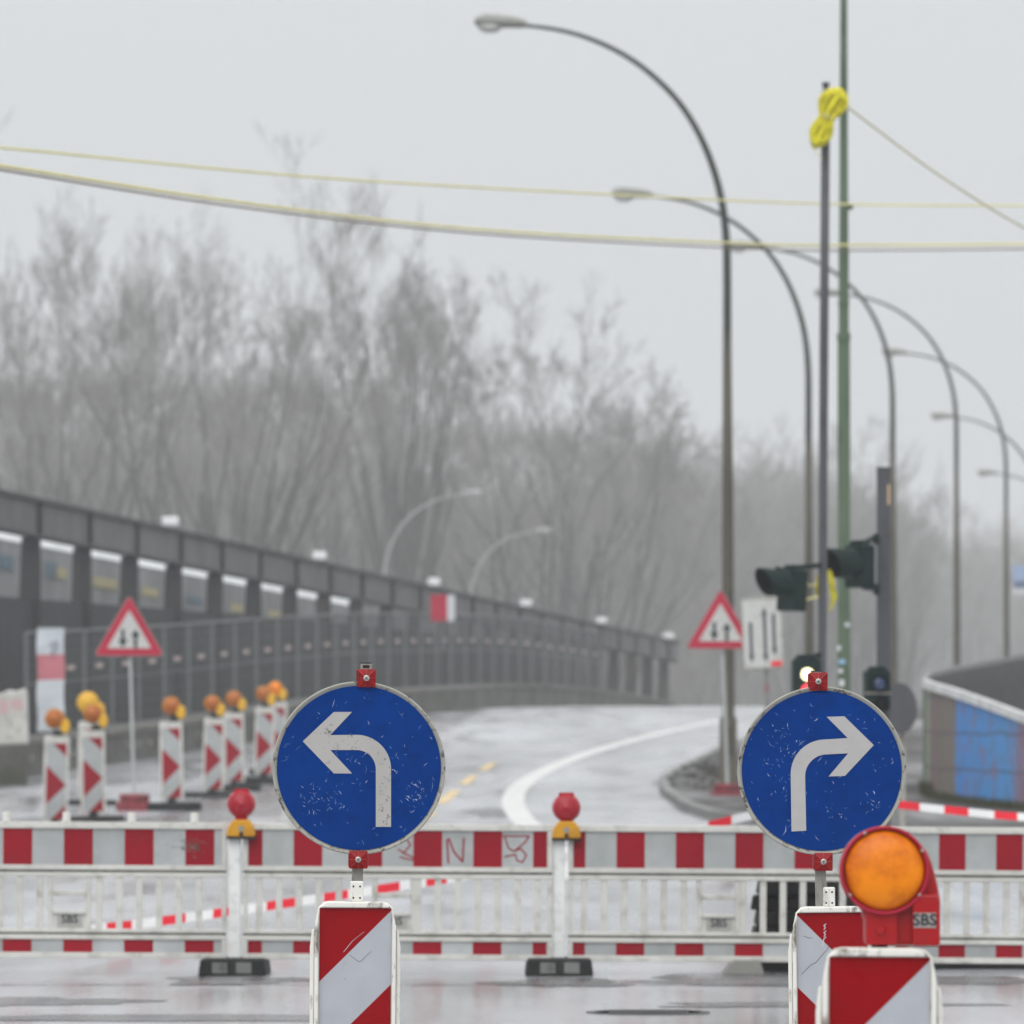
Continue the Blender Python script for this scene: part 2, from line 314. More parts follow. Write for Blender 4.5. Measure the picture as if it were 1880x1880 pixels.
def graffiti_mat():
    m = bpy.data.materials.new('graffiti_wall'); m.use_nodes = True; n = m.node_tree; L = n.links; b = n.nodes['Principled BSDF']
    b.inputs['Roughness'].default_value = 0.6
    t = n.nodes.new('ShaderNodeTexCoord'); s = n.nodes.new('ShaderNodeSeparateXYZ'); L.new(t.outputs['Object'], s.inputs[0])
    nz = n.nodes.new('ShaderNodeTexNoise'); nz.inputs['Scale'].default_value = 1.6; nz.inputs['Detail'].default_value = 6; L.new(t.outputs['Object'], nz.inputs['Vector'])
    ad = n.nodes.new('ShaderNodeMath'); ad.operation = 'MULTIPLY_ADD'; ad.inputs[1].default_value = 0.22; L.new(nz.outputs[0], ad.inputs[0]); ng = n.nodes.new('ShaderNodeMath'); ng.operation = 'MULTIPLY'; ng.inputs[1].default_value = -0.13; L.new(s.outputs['Y'], ng.inputs[0]); L.new(ng.outputs[0], ad.inputs[2])
    mr = n.nodes.new('ShaderNodeMapRange'); mr.inputs['From Min'].default_value = 0.0; mr.inputs['From Max'].default_value = 2.2; L.new(ad.outputs[0], mr.inputs[0])
    cr = n.nodes.new('ShaderNodeValToRGB'); e = cr.color_ramp.elements
    e[0].position = 0.0; e[0].color = (0.17, 0.28, 0.15, 1); e[1].position = 1.0; e[1].color = (0.18, 0.15, 0.24, 1)
    for p, c in ((0.16, (0.24, 0.34, 0.20)), (0.20, (0.15, 0.09, 0.11)), (0.32, (0.20, 0.12, 0.13)), (0.34, (0.14, 0.13, 0.10)), (0.51, (0.17, 0.15, 0.12)),
                 (0.53, (0.03, 0.23, 0.66)), (0.80, (0.05, 0.28, 0.64)), (0.82, (0.22, 0.16, 0.27)), (0.9, (0.10, 0.24, 0.40))):
        k = e.new(p); k.color = (*c, 1)
    L.new(mr.outputs[0], cr.inputs[0])
    n2 = n.nodes.new('ShaderNodeTexNoise'); n2.inputs['Scale'].default_value = 5; n2.inputs['Detail'].default_value = 8; L.new(t.outputs['Object'], n2.inputs['Vector'])
    r2 = n.nodes.new('ShaderNodeMapRange'); r2.inputs['From Min'].default_value = 0.5; r2.inputs['From Max'].default_value = 0.75; r2.inputs['To Max'].default_value = 0.7; L.new(n2.outputs[0], r2.inputs[0])
    mx = n.nodes.new('ShaderNodeMixRGB'); mx.inputs[2].default_value = (0.10, 0.11, 0.10, 1); L.new(r2.outputs[0], mx.inputs[0]); L.new(cr.outputs[0], mx.inputs[1])
    # joints between the courses and painted tags in darker and paler strokes
    wv = n.nodes.new('ShaderNodeTexWave'); wv.bands_direction = 'Z'; wv.inputs['Scale'].default_value = 0.62; wv.inputs['Distortion'].default_value = 0.8; L.new(t.outputs['Object'], wv.inputs['Vector'])
    r3 = n.nodes.new('ShaderNodeMapRange'); r3.inputs['From Min'].default_value = 0.03; r3.inputs['From Max'].default_value = 0.0; r3.inputs['To Max'].default_value = 0.7; L.new(wv.outputs['Fac'], r3.inputs[0])
    m3 = n.nodes.new('ShaderNodeMixRGB'); m3.inputs[2].default_value = (0.04, 0.05, 0.07, 1); L.new(r3.outputs[0], m3.inputs[0]); L.new(mx.outputs[0], m3.inputs[1])
    v4 = n.nodes.new('ShaderNodeTexNoise'); v4.inputs['Scale'].default_value = 1.1; v4.inputs['Detail'].default_value = 1; v4.inputs['Distortion'].default_value = 2.5; L.new(t.outputs['Object'], v4.inputs['Vector'])
    r4 = n.nodes.new('ShaderNodeMapRange'); r4.inputs['From Min'].default_value = 0.56; r4.inputs['From Max'].default_value = 0.60; r4.inputs['To Max'].default_value = 0.45; L.new(v4.outputs[0], r4.inputs[0])
    m4 = n.nodes.new('ShaderNodeMixRGB'); m4.inputs[2].default_value = (0.24, 0.10, 0.13, 1); L.new(r4.outputs[0], m4.inputs[0]); L.new(m3.outputs[0], m4.inputs[1])
    L.new(m4.outputs[0], b.inputs['Base Color'])
    return m
M['graffiti'] = graffiti_mat()

def wet_mat(name, base, dry, slush_sheen, r_lo, r_hi, sc=0.6, slush_sheen_lo=0.5, slush_sheen_hi=0.7, slush_sheen_amt=0.5, bump=0.25, stretch=(1, 0.12, 1)):
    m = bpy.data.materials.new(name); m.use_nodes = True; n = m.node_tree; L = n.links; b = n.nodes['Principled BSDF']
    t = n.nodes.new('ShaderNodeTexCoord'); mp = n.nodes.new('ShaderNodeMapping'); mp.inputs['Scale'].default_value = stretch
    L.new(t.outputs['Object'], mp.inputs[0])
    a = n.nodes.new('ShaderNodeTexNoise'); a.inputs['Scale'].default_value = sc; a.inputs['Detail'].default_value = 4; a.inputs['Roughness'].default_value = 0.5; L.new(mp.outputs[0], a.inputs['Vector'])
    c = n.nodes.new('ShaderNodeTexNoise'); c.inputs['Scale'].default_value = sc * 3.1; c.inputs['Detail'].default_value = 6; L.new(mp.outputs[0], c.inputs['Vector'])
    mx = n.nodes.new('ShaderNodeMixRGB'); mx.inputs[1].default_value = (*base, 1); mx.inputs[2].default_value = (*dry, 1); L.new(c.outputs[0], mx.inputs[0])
    r = n.nodes.new('ShaderNodeMapRange'); r.inputs['From Min'].default_value = slush_sheen_lo; r.inputs['From Max'].default_value = slush_sheen_hi; r.inputs['To Max'].default_value = slush_sheen_amt; L.new(a.outputs[0], r.inputs[0])
    m2 = n.nodes.new('ShaderNodeMixRGB'); m2.inputs[2].default_value = (*slush_sheen, 1); L.new(r.outputs[0], m2.inputs[0]); L.new(mx.outputs[0], m2.inputs[1])
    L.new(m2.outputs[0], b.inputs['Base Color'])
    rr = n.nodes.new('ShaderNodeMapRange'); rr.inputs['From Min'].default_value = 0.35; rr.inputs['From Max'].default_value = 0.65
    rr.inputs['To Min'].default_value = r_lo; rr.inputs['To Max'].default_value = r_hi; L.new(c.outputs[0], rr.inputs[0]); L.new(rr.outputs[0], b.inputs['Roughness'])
    g = n.nodes.new('ShaderNodeTexNoise'); g.inputs['Scale'].default_value = 28; g.inputs['Detail'].default_value = 3; L.new(t.outputs['Object'], g.inputs['Vector'])
    bp = n.nodes.new('ShaderNodeBump'); bp.inputs['Strength'].default_value = bump; bp.inputs['Distance'].default_value = 0.01
    L.new(g.outputs[0], bp.inputs['Height']); L.new(bp.outputs[0], b.inputs['Normal'])
    b.inputs['IOR'].default_value = 1.4
    if name in ('wet_dark_pavement',): b.inputs['Specular IOR Level'].default_value = 0.25
    return m
M['asphalt'] = wet_mat('wet_asphalt', (0.10, 0.10, 0.105), (0.17, 0.17, 0.178), (0.70, 0.72, 0.765), 0.10, 0.26, sc=0.45, slush_sheen_lo=0.22, slush_sheen_hi=0.78, slush_sheen_amt=0.72, bump=0.16)  # thin slush, plus the wet road's sky reflection put into the pale colour
M['pavement'] = wet_mat('wet_dark_pavement', (0.035, 0.033, 0.032), (0.075, 0.072, 0.07), (0.5, 0.5, 0.52), 0.4, 0.75, slush_sheen_lo=0.52, slush_sheen_hi=0.72, slush_sheen_amt=0.55, bump=0.6)
M['soil'] = wet_mat('dark_soil', (0.05, 0.05, 0.035), (0.09, 0.085, 0.06), (0.4, 0.4, 0.4), 0.7, 0.95, slush_sheen_amt=0.3)
M['kerb'] = wet_mat('kerb_stone', (0.13, 0.13, 0.125), (0.22, 0.22, 0.21), (0.4, 0.4, 0.4), 0.4, 0.7, slush_sheen_amt=0.3, stretch=(1, 1, 1))

# ------------------------------------------------------------------ ground, road, pavement
def strip(name, ys, left, right, zoff, m, nx=6, kind='structure'):
    bm = nb(); rows = []
    for Y in ys:
        l, r = left(Y), right(Y); rows.append([bm.verts.new((l + (r - l) * k / nx, Y, gz(Y) + zoff)) for k in range(nx + 1)])
    for i in range(len(rows) - 1):
        for k in range(nx):
            f = bm.faces.new((rows[i][k], rows[i][k+1], rows[i+1][k+1], rows[i+1][k])); f.smooth = True
    o = obj(name, bm, m); o['kind'] = kind
    return o
def lerp_tab(tab):
    def f(Y):
        if Y <= tab[0][0]: return tab[0][1]
        for (a, va), (b, vb) in zip(tab, tab[1:]):
            if Y <= b: return va + (vb - va) * (Y - a) / (b - a)
        return tab[-1][1]
    return f
par_x = lambda Y: -8.70 + 0.1035 * (Y - 145)            # line of the concrete parapet on the left
brx = lambda Y: 0.1054 * Y - 26.56                       # line of the steel bridge girder
lampx = lambda Y: 3.0 + 0.0925 * (Y - 133)
ys = [-60, 0, 20, 40, 60] + [60 + 3 * i for i in range(1, 120)] + [440, 480, 520, 600, 700, 800, 1200, 2000, 3500]
strip('ground', ys, lambda Y: -2500, lambda Y: 2500, -0.03, M['soil'], nx=10)
ysr = [y for y in ys if y <= 417]
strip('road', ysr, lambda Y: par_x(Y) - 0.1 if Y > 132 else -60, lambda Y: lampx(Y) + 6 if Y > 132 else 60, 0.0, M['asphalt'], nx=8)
pav_left = lerp_tab([(104.5, 7.0), (105, 5.4), (106, 4.3), (108, 3.3), (112, 2.72), (118, 2.5), (130, 2.42), (140, 2.55), (150, 3.05), (167, 4.2), (175, 5.0), (200, 7.4), (420, 27.8)])
ysp = [104.5, 105, 105.5, 106, 107, 108, 110, 112, 115] + [118 + 3 * i for i in range(100)]
strip('pavement', ysp, pav_left, lambda Y: 60, 0.12, M['pavement'], nx=8)
bm = nb(); pr = None
for Y in ysp:
    x = pav_left(Y); z = gz(Y)
    cur = [bm.verts.new(p) for p in ((x - 0.15, Y - (0.15 if Y < 108 else 0), z - 0.05), (x - 0.15, Y - (0.15 if Y < 108 else 0), z + 0.125), (x, Y, z + 0.125), (x, Y, z - 0.05))]
    if pr:
        for k in range(3): bm.faces.new((pr[k], cur[k], cur[k+1], pr[k+1]))
    else: bm.faces.new(cur)
    pr = cur
obj('kerb', bm, M['kerb'])['kind'] = 'structure'
# closing kerb across the near side of the pavement
bm = nb(); box(bm, 7.0, 60, 104.3, 104.5, gz(104.5) - 0.05, gz(104.5) + 0.125)
obj('kerb', bm, M['kerb'])['kind'] = 'structure'

def road_line(name, pts, w, m):
    bm = nb(); pr = None; n = len(pts)
    for i in range(n):
        a = Vector(pts[max(0, i-1)]); b = Vector(pts[min(n-1, i+1)]); d = (b - a).normalized(); nm = Vector((-d.y, d.x)) * w / 2; p = Vector(pts[i])
        cur = [bm.verts.new((*(p + nm), gz((p + nm).y) + 0.006)), bm.verts.new((*(p - nm), gz((p - nm).y) + 0.006))]
        if pr: bm.faces.new((pr[0], pr[1], cur[1], cur[0]))
        pr = cur
    return bm
def smooth_px(px, k=6):
    out = []
    for i in range(len(px) - 1):
        p0 = px[max(0, i-1)]; p1 = px[i]; p2 = px[i+1]; p3 = px[min(len(px)-1, i+2)]
        for j in range(k):
            t = j / k
            out.append(tuple(0.5 * ((2*p1[c]) + (-p0[c]+p2[c])*t + (2*p0[c]-5*p1[c]+4*p2[c]-p3[c])*t*t + (-p0[c]+3*p1[c]-3*p2[c]+p3[c])*t**3) for c in (0, 1)))
    out.append(px[-1]); return out
line = [gnd(x, y) for x, y in smooth_px([(1352, 1318), (1290, 1330), (1200, 1350), (1110, 1374), (1040, 1398), (985, 1424), (950, 1450), (942, 1475), (955, 1500), (985, 1530), (1035, 1575), (1075, 1620)])]
lo = obj('road_marking', road_line('m', line, 0.33, M['linewhite']), M['linewhite']); lo['kind'] = 'structure'
bm = nb()
for (a, b) in (((905, 1402), (885, 1415)), ((870, 1425), (850, 1441)), ((838, 1452), (808, 1476)), ((793, 1490), (756, 1522)), ((735, 1540), (690, 1580))):
    p = [gnd(*a), gnd(*b)]
    b2 = road_line('d', p, 0.16, None); me = bpy.data.meshes.new('t'); b2.to_mesh(me); b2.free(); bm.from_mesh(me)
obj('road_marking', bm, M['lineyellow'])['kind'] = 'structure'
def damp_shade(name, cx, cy, rx, ry, seed, m):
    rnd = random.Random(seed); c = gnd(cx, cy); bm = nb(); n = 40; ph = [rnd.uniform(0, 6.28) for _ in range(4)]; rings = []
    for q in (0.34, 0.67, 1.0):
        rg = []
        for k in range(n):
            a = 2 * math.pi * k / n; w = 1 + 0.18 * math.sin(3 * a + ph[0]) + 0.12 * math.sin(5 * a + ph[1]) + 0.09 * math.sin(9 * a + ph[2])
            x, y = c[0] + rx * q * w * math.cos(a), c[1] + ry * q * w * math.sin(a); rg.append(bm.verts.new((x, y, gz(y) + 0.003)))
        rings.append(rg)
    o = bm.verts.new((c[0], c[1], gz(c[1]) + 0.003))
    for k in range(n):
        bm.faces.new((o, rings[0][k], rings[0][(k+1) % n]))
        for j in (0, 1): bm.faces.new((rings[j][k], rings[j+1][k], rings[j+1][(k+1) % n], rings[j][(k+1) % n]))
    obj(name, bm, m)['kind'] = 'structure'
M['damp_shade'] = wet_mat('wet_shade_patch', (0.05, 0.05, 0.053), (0.085, 0.085, 0.09), (0.30, 0.31, 0.33), 0.16, 0.4, sc=1.4, slush_sheen_lo=0.45, slush_sheen_hi=0.75, slush_sheen_amt=0.5, bump=0.25)
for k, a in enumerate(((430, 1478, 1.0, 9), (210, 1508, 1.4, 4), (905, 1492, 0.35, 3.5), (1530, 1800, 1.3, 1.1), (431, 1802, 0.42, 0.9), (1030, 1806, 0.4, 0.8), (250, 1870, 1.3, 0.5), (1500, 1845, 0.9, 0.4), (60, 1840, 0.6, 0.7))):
    damp_shade('damp_shade_patch', *a, k, M['damp_shade'])  # damp patches, with contact shade under the stands put into their dark colour
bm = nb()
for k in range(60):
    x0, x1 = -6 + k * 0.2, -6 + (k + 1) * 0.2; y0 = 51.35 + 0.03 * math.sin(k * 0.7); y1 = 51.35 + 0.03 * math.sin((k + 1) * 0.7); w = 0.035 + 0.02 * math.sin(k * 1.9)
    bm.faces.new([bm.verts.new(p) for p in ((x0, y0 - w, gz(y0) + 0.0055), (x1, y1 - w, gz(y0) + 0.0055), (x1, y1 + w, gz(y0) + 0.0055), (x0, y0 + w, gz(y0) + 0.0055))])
obj('tar_seam', bm, M['damp_shade'])['kind'] = 'structure'
# manhole cover flush in the road
mx, my = gnd(1190, 1862)
t = thing('manhole_cover', 'round dark iron cover set in the wet road in front of the barriers', 'manhole cover', (mx, my, gz(my)))
bm = nb(); lathe(bm, [(0.34, -0.02), (0.34, 0.007), (0.30, 0.007)], axis='z', n=40); obj('ring', bm, M['iron'], t)
bm = nb(); lathe(bm, [(0.295, -0.02), (0.295, 0.007)], axis='z', n=40)
for k in range(-3, 4):
    box(bm, -0.22, 0.22, k * 0.075 - 0.012, k * 0.075 + 0.012, 0.007, 0.010)
obj('lid', bm, M['iron'], t)

# ------------------------------------------------------------------ left parapet, bridge, fence
t = thing('concrete_parapet', 'low mossy concrete parapet along the left edge of the road below the mesh fence', 'parapet', (par_x(145), 145, gz(145)))
base = Vector(t.location)
bm = nb(); bc = nb(); pr = None; pr2 = None
for i in range(0, 80):
    Y = 112 + i * 2.6; x = par_x(Y); z = gz(Y)
    cur = [bm.verts.new(Vector(p) - base) for p in ((x, Y, z - 0.3), (x, Y, z + 0.52), (x - 0.35, Y, z + 0.52), (x - 0.35, Y, z - 0.3))]
    cu2 = [bc.verts.new(Vector(p) - base) for p in ((x + 0.06, Y, z + 0.522), (x + 0.06, Y, z + 0.62), (x - 0.41, Y, z + 0.62), (x - 0.41, Y, z + 0.522))]
    if pr:
        for a, b, m_ in ((pr, cur, bm), (pr2, cu2, bc)):
            for k in range(4): m_.faces.new((a[k], b[k], b[(k+1) % 4], a[(k+1) % 4]))
    else:
        bm.faces.new(list(reversed(cur))); bc.faces.new(list(reversed(cu2)))
    pr, pr2 = cur, cu2
bm.faces.new(pr); bc.faces.new(pr2)
obj('wall', bm, M['concrete'], t)
obj('coping', bc, mat('parapet_coping', (0.16, 0.156, 0.14), 0.8, dirt=(0.08, 0.08, 0.06), damt=0.7, dscale=1.5, dlo=0.45, dhi=0.6), t)
def par_Y(px):   # where the parapet line passes a photo column
    return (-8.70 - 0.1035 * 145) / ((px - 940) / F - 0.1035)
for px in (14, 28, 54, 116, 130, 233, 252, 272, 300, 362, 378):
    Y = par_Y(px); bm = nb(); lathe(bm, [(0.055, 0), (0.055, 0.05)], c=(par_x(Y) + 0.0, Y, gz(Y) + 0.28) - base if False else tuple(Vector((par_x(Y) + 0.0, Y, gz(Y) + 0.28)) - base), axis='x', n=14)
    obj('reflector', bm, M['reflectw'], t)
for px in range(0,):
    pass
# raised walkway behind the parapet
bm = nb(); pr = None
for i in range(0, 76):
    Y = 112 + i * 2.6; z = gz(Y) + 0.42
    cur = [bm.verts.new(p) for p in ((par_x(Y) - 0.35, Y, z), (par_x(Y) - 9, Y, z))]
    if pr: bm.faces.new((pr[0], cur[0], cur[1], pr[1]))
    pr = cur
obj('walkway', bm, M['pavement'])['kind'] = 'structure'

topz = lambda Y: CAM_H + 3.95 + (2.21 - 3.95) * (Y - 165) / (309 - 165)
t = thing('steel_bridge', 'long grey steel girder bridge with open posts on the left, sinking into the haze', 'bridge', (brx(165), 165, gz(165)))
base = Vector(t.location)
Y0, Y1 = 128.0, 309.0
def beam(bm, xa, xb, fz0, fz1, Ya, Yb, steps=20, mi=0, off=0.0):
    pr = None
    for i in range(steps + 1):
        Y = Ya + (Yb - Ya) * i / steps; x = brx(Y) + off
        cur = [bm.verts.new(Vector(p) - base) for p in ((x + xa, Y, fz0(Y)), (x + xb, Y, fz0(Y)), (x + xb, Y, fz1(Y)), (x + xa, Y, fz1(Y)))]
        if pr:
            for k in range(4): bm.faces.new((pr[k], pr[(k+1) % 4], cur[(k+1) % 4], cur[k])).material_index = mi
        else: bm.faces.new(cur).material_index = mi
        pr = cur
    bm.faces.new(list(reversed(pr))).material_index = mi
bm = nb()
beam(bm, -0.12, 0.0, lambda Y: topz(Y) - 0.70, lambda Y: topz(Y) - 0.08, Y0, Y1)
obj('top_chord', bm, M['girder'], t)
bm = nb()
beam(bm, -0.20, 0.10, lambda Y: topz(Y) - 0.08, lambda Y: topz(Y), Y0, Y1)
beam(bm, -0.20, 0.07, lambda Y: topz(Y) - 0.76, lambda Y: topz(Y) - 0.70, Y0, Y1)
obj('chord_flange', bm, M['girderdark'], t)
lowz = lambda Y: CAM_H + 2.0 - 0.2 * max(0, (Y - 205) / 50) - 0.25 * max(0, (Y - 250) / 40)
bm = nb(); beam(bm, -0.14, -0.04, lambda Y: gz(Y) + 0.2, lowz, Y0, 262); obj('web_plate', bm, M['webplate'], t)
bm = nb(); beam(bm, -0.2, 0.05, lambda Y: gz(Y) + 0.3, lambda Y: gz(Y) + 0.75, 262, Y1); obj('bottom_chord', bm, M['girderdark'], t)
n = -5
while True:
    Y = 165 * (n + 26) / 26.0 
    if Y > Y1 + 0.5: break
    x = brx(Y); zt = topz(Y) - 0.76
    bm = nb()
    b0 = Vector((x, Y, 0)) - base
    # tapered H post: two flanges and a web, plus the stiffener on the chord
    zb = gz(Y) + 0.3 - base.z; z1 = zt - base.z
    for (dy0, dy1) in ((-0.34, -0.28), (0.28, 0.34)):
        for (xa, xb, xc, xd) in ((-0.42, 0.04, -0.30, 0.04),):
            v = [bm.verts.new(p) for p in ((b0.x + xa, b0.y + dy0, zb), (b0.x + xb, b0.y + dy0, zb), (b0.x + xb, b0.y + dy1, zb), (b0.x + xa, b0.y + dy1, zb),
                 (b0.x + xc, b0.y + dy0, z1), (b0.x + xd, b0.y + dy0, z1), (b0.x + xd, b0.y + dy1, z1), (b0.x + xc, b0.y + dy1, z1))]
            for f in ((0,3,2,1),(4,5,6,7),(0,1,5,4),(1,2,6,5),(2,3,7,6),(3,0,4,7)): bm.faces.new([v[i] for i in f])
    box(bm, b0.x - 0.22, b0.x - 0.16, b0.y - 0.28, b0.y + 0.28, zb, z1)
    box(bm, b0.x + 0.002, b0.x + 0.09, b0.y - 0.06, b0.y + 0.06, z1 + 0.062, topz(Y) - 0.082 - base.z)
    obj('post', bm, M['girderpost'], t)
    n += 1
for px, w in ((313, 0.34), (587, 0.32), (797, 0.32), (966, 0.34), (1105, 0.34), (1228, 0.36)):
    Y = 26.56 / (0.1054 - (px - 940) / F); z = topz(Y) - base.z
    bm = nb(); b0 = Vector((brx(Y), Y, 0)) - base
    box(bm, b0.x - w/2, b0.x + w/2, b0.y - 0.3, b0.y + 0.3, z + 0.05, z + 0.24)
    tube(bm, [(b0.x, b0.y, z), (b0.x, b0.y, z + 0.06)], 0.05, 8)
    obj('marker_box', bm, M['snow'], t, bevel=0.03)
# rear side of the bridge seen through the openings: pale sky stand-in over grey sheets with faded bands
ROFF = -3.0
rz = lambda Y: CAM_H + 3.34 - 0.0125 * (Y - 186)
bm = nb(); pr = None
for i in range(16):
    Y = 150 + 6 * i; x = brx(Y) + ROFF
    cur = [bm.verts.new(Vector(p) - base) for p in ((x, Y, rz(Y)), (x - 0.55, Y, rz(Y) + 0.62), (x - 0.6, Y, rz(Y) + 0.57), (x - 0.05, Y, rz(Y)))]
    if pr:
        for k in range(4): bm.faces.new((pr[k], cur[k], cur[(k+1) % 4], pr[(k+1) % 4]))
    pr = cur
obj('sky_gap_strip', bm, M['skystrip'], t)  # added pale strip, tilted to catch skylight, stands in for the bright sky gap
bm = nb(); beam(bm, -0.10, -0.02, lambda Y: CAM_H + 0.2, lambda Y: rz(Y) - 0.005, 150, 262, off=ROFF); obj('rear_sheet', bm, M['reargrey'], t)
for (pa, pb, m_, za, zb_) in ((0, 24, 'tarpblue', 0.62, 0.32), (85, 104, 'tarpblue', 0.62, 0.30), (100, 122, 'tarpyellow', 0.62, 0.38), (172, 214, 'tarpyellow', 0.66, 0.44), (262, 290, 'tarpyellow', 0.68, 0.48), (345, 372, 'tarpblue', 0.65, 0.5), (425, 446, 'tarpyellow', 0.70, 0.5), (494, 515, 'tarpyellow', 0.7, 0.5)):
    Ya = 29.56 / (0.1054 - (pa - 940) / F); Yb = 29.56 / (0.1054 - (pb - 940) / F)
    bm = nb(); beam(bm, -0.019, 0.01, lambda Y: rz(Y) - za, lambda Y: rz(Y) - zb_, Ya, Yb, steps=2, off=ROFF); obj('cover_sheet', bm, M[m_], t)

# mesh fence panels on the walkway
fx = lambda Y: par_x(Y) - 0.75
PL = 3.45
def fence_proto():
    t = thing('fence_panel', 'grey wire mesh site fence panel in the row in front of the steel bridge', 'fence panel', group='mesh fence panels in front of the steel bridge')
    bm = nb(); w = PL - 0.06; H = 1.98
    for x in (0.02, w): tube(bm, [(x, 0, 0), (x, 0, H)], 0.027, 6)
    for z in (0.12, H): tube(bm, [(0.02, 0, z), (w, 0, z)], 0.024, 6)
    tube(bm, [(0.02, 0, 1.05), (w, 0, 1.05)], 0.014, 6)
    obj('frame', bm, M['fencesteel'], t)
    bm = nb()
    for k in range(1, 34):
        x = 0.02 + (w - 0.02) * k / 34; tube(bm, [(x, 0, 0.12), (x, 0, H)], 0.0045, 3, cap=False)
    for k in range(1, 9): tube(bm, [(0.02, 0.006, 0.12 + 0.21 * k), (w, 0.006, 0.12 + 0.21 * k)], 0.0045, 3, cap=False)
    obj('wire_mesh', bm, M['fencesteel'], t)
    bm = nb(); box(bm, w * 0.35, w * 0.62, -0.03, -0.02, 1.26, 1.34); obj('marker_plate', bm, M['reflect'], t)
    bm = nb(); box(bm, -0.35, 0.35, -0.12, 0.12, -0.05, 0.10); obj('foot', bm, M['concrete'], t)
    return t
ORD = 'first second third fourth fifth sixth seventh eighth ninth tenth eleventh twelfth thirteenth fourteenth fifteenth sixteenth'.split()
fp = fence_proto(); Y = 152.4; k = 0
while Y < 262:
    Yn = Y + PL * math.cos(0.1); dz = gz(Yn) - gz(Y)
    ang = math.atan2(Yn - Y, fx(Yn) - fx(Y)); loc = (fx(Y), Y, gz(Y) + 0.42 + 0.05); rot = (0, -math.atan2(dz, PL), ang)
    if k == 0: fp.location = loc; fp.rotation_euler = rot; fp['label'] = 'first mesh fence panel from the left in the row before the bridge'
    else: dup(fp, loc, rot, (ORD[k] + ' mesh fence panel from the left in the row before the bridge') if k < len(ORD) else 'one of the far, haze-dimmed mesh fence panels before the right half of the bridge')
    Y = Yn; k += 1
# taller single fence posts reaching above the mesh
# banner on the first panels
by = 160.0
bt = thing('banner', 'tall white banner with a faded red block on the mesh fence at left', 'banner', (X_(93, 151.6), 151.6 - 0.0, Z_(1343, 151.6)))
s = 151.6 / F
w = 25 * s; h = (1343 - 1155) * s
bm = nb()
for i in range(12):
    z0_, z1_ = h * i / 12, h * (i + 1) / 12; o0, o1 = 0.012 * math.sin(i * 1.1), 0.012 * math.sin((i + 1) * 1.1)
    v = [bm.verts.new(p) for p in ((-w + o0, o0, z0_), (w + o0, -o0, z0_ + 0.012), (w + o1, -o1, z1_ + 0.012), (-w + o1, o1, z1_))]
    f = bm.faces.new(v); f.material_index = 1 if 6 <= i <= 8 else 0
obj('cloth', bm, [M['banner'], M['bannerred']], bt)
bm = nb(); ribbon(bm, [(0.02, h - 0.42), (0.12, h - 0.30), (0.10, h - 0.22), (0.0, h - 0.26)], 0.05, -0.05, -0.045); obj('printed_mark', bm, M['bannergrey'], bt)
bm = nb(); tube(bm, [(-w, 0, h + 0.01), (w, 0, h + 0.01)], 0.015, 6); obj('hem', bm, M['banner'], bt)

# white block barrier at the far left
Y = 139.0; s = Y / F
t = thing('plastic_road_barrier', 'off-white moulded block barrier with faded red print at the left edge of the photo', 'block barrier', (X_(5, Y), Y, gz(Y)))
zz = lambda py: Z_(py, Y) - gz(Y)
bm = nb(); prism(bm, [(-0.9, zz(1372)), (X_(52, Y) - X_(5, Y), zz(1366)), (X_(50, Y) - X_(5, Y), zz(1272)), (X_(46, Y) - X_(5, Y), zz(1263)), (X_(30, Y) - X_(5, Y), zz(1270)), (X_(18, Y) - X_(5, Y), zz(1266)), (X_(5, Y) - X_(5, Y), zz(1273)), (-0.9, zz(1272))], -0.2, 0.2)
obj('body', bm, M['bwhite'], t, bevel=0.03)
bm = nb(); box(bm, -0.9, 0.40, -0.25, 0.25, -0.02, zz(1372)); obj('plinth', bm, M['concrete'], t)
bm = nb(); box(bm, -0.05, 0.1, -0.206, -0.202, zz(1310), zz(1285)); box(bm, 0.14, 0.34, -0.206, -0.202, zz(1303), zz(1284)); obj('faded_print', bm, mat('faded_pink', (0.6, 0.42, 0.42), 0.6), t)

# small red and white board on the bridge side
Y = 214.0
t = thing('site_board', 'small red and white board fixed above the mesh fence halfway along the bridge', 'board', (X_(813, Y), Y, Z_(1140, Y)))
s = Y / F
bm = nb(); box(bm, -22*s, 8*s, -0.02, 0.02, 0, 48*s); obj('red_panel', bm, M['signred'], t)
bm = nb(); box(bm, 8*s + 0.003, 22*s, -0.02, 0.02, 0, 48*s); obj('white_panel', bm, M['sticker'], t)
bm = nb(); tube(bm, [(0, 0.05, -0.8), (0, 0.05, 48*s)], 0.03, 6); obj('post', bm, M['fencesteel'], t)

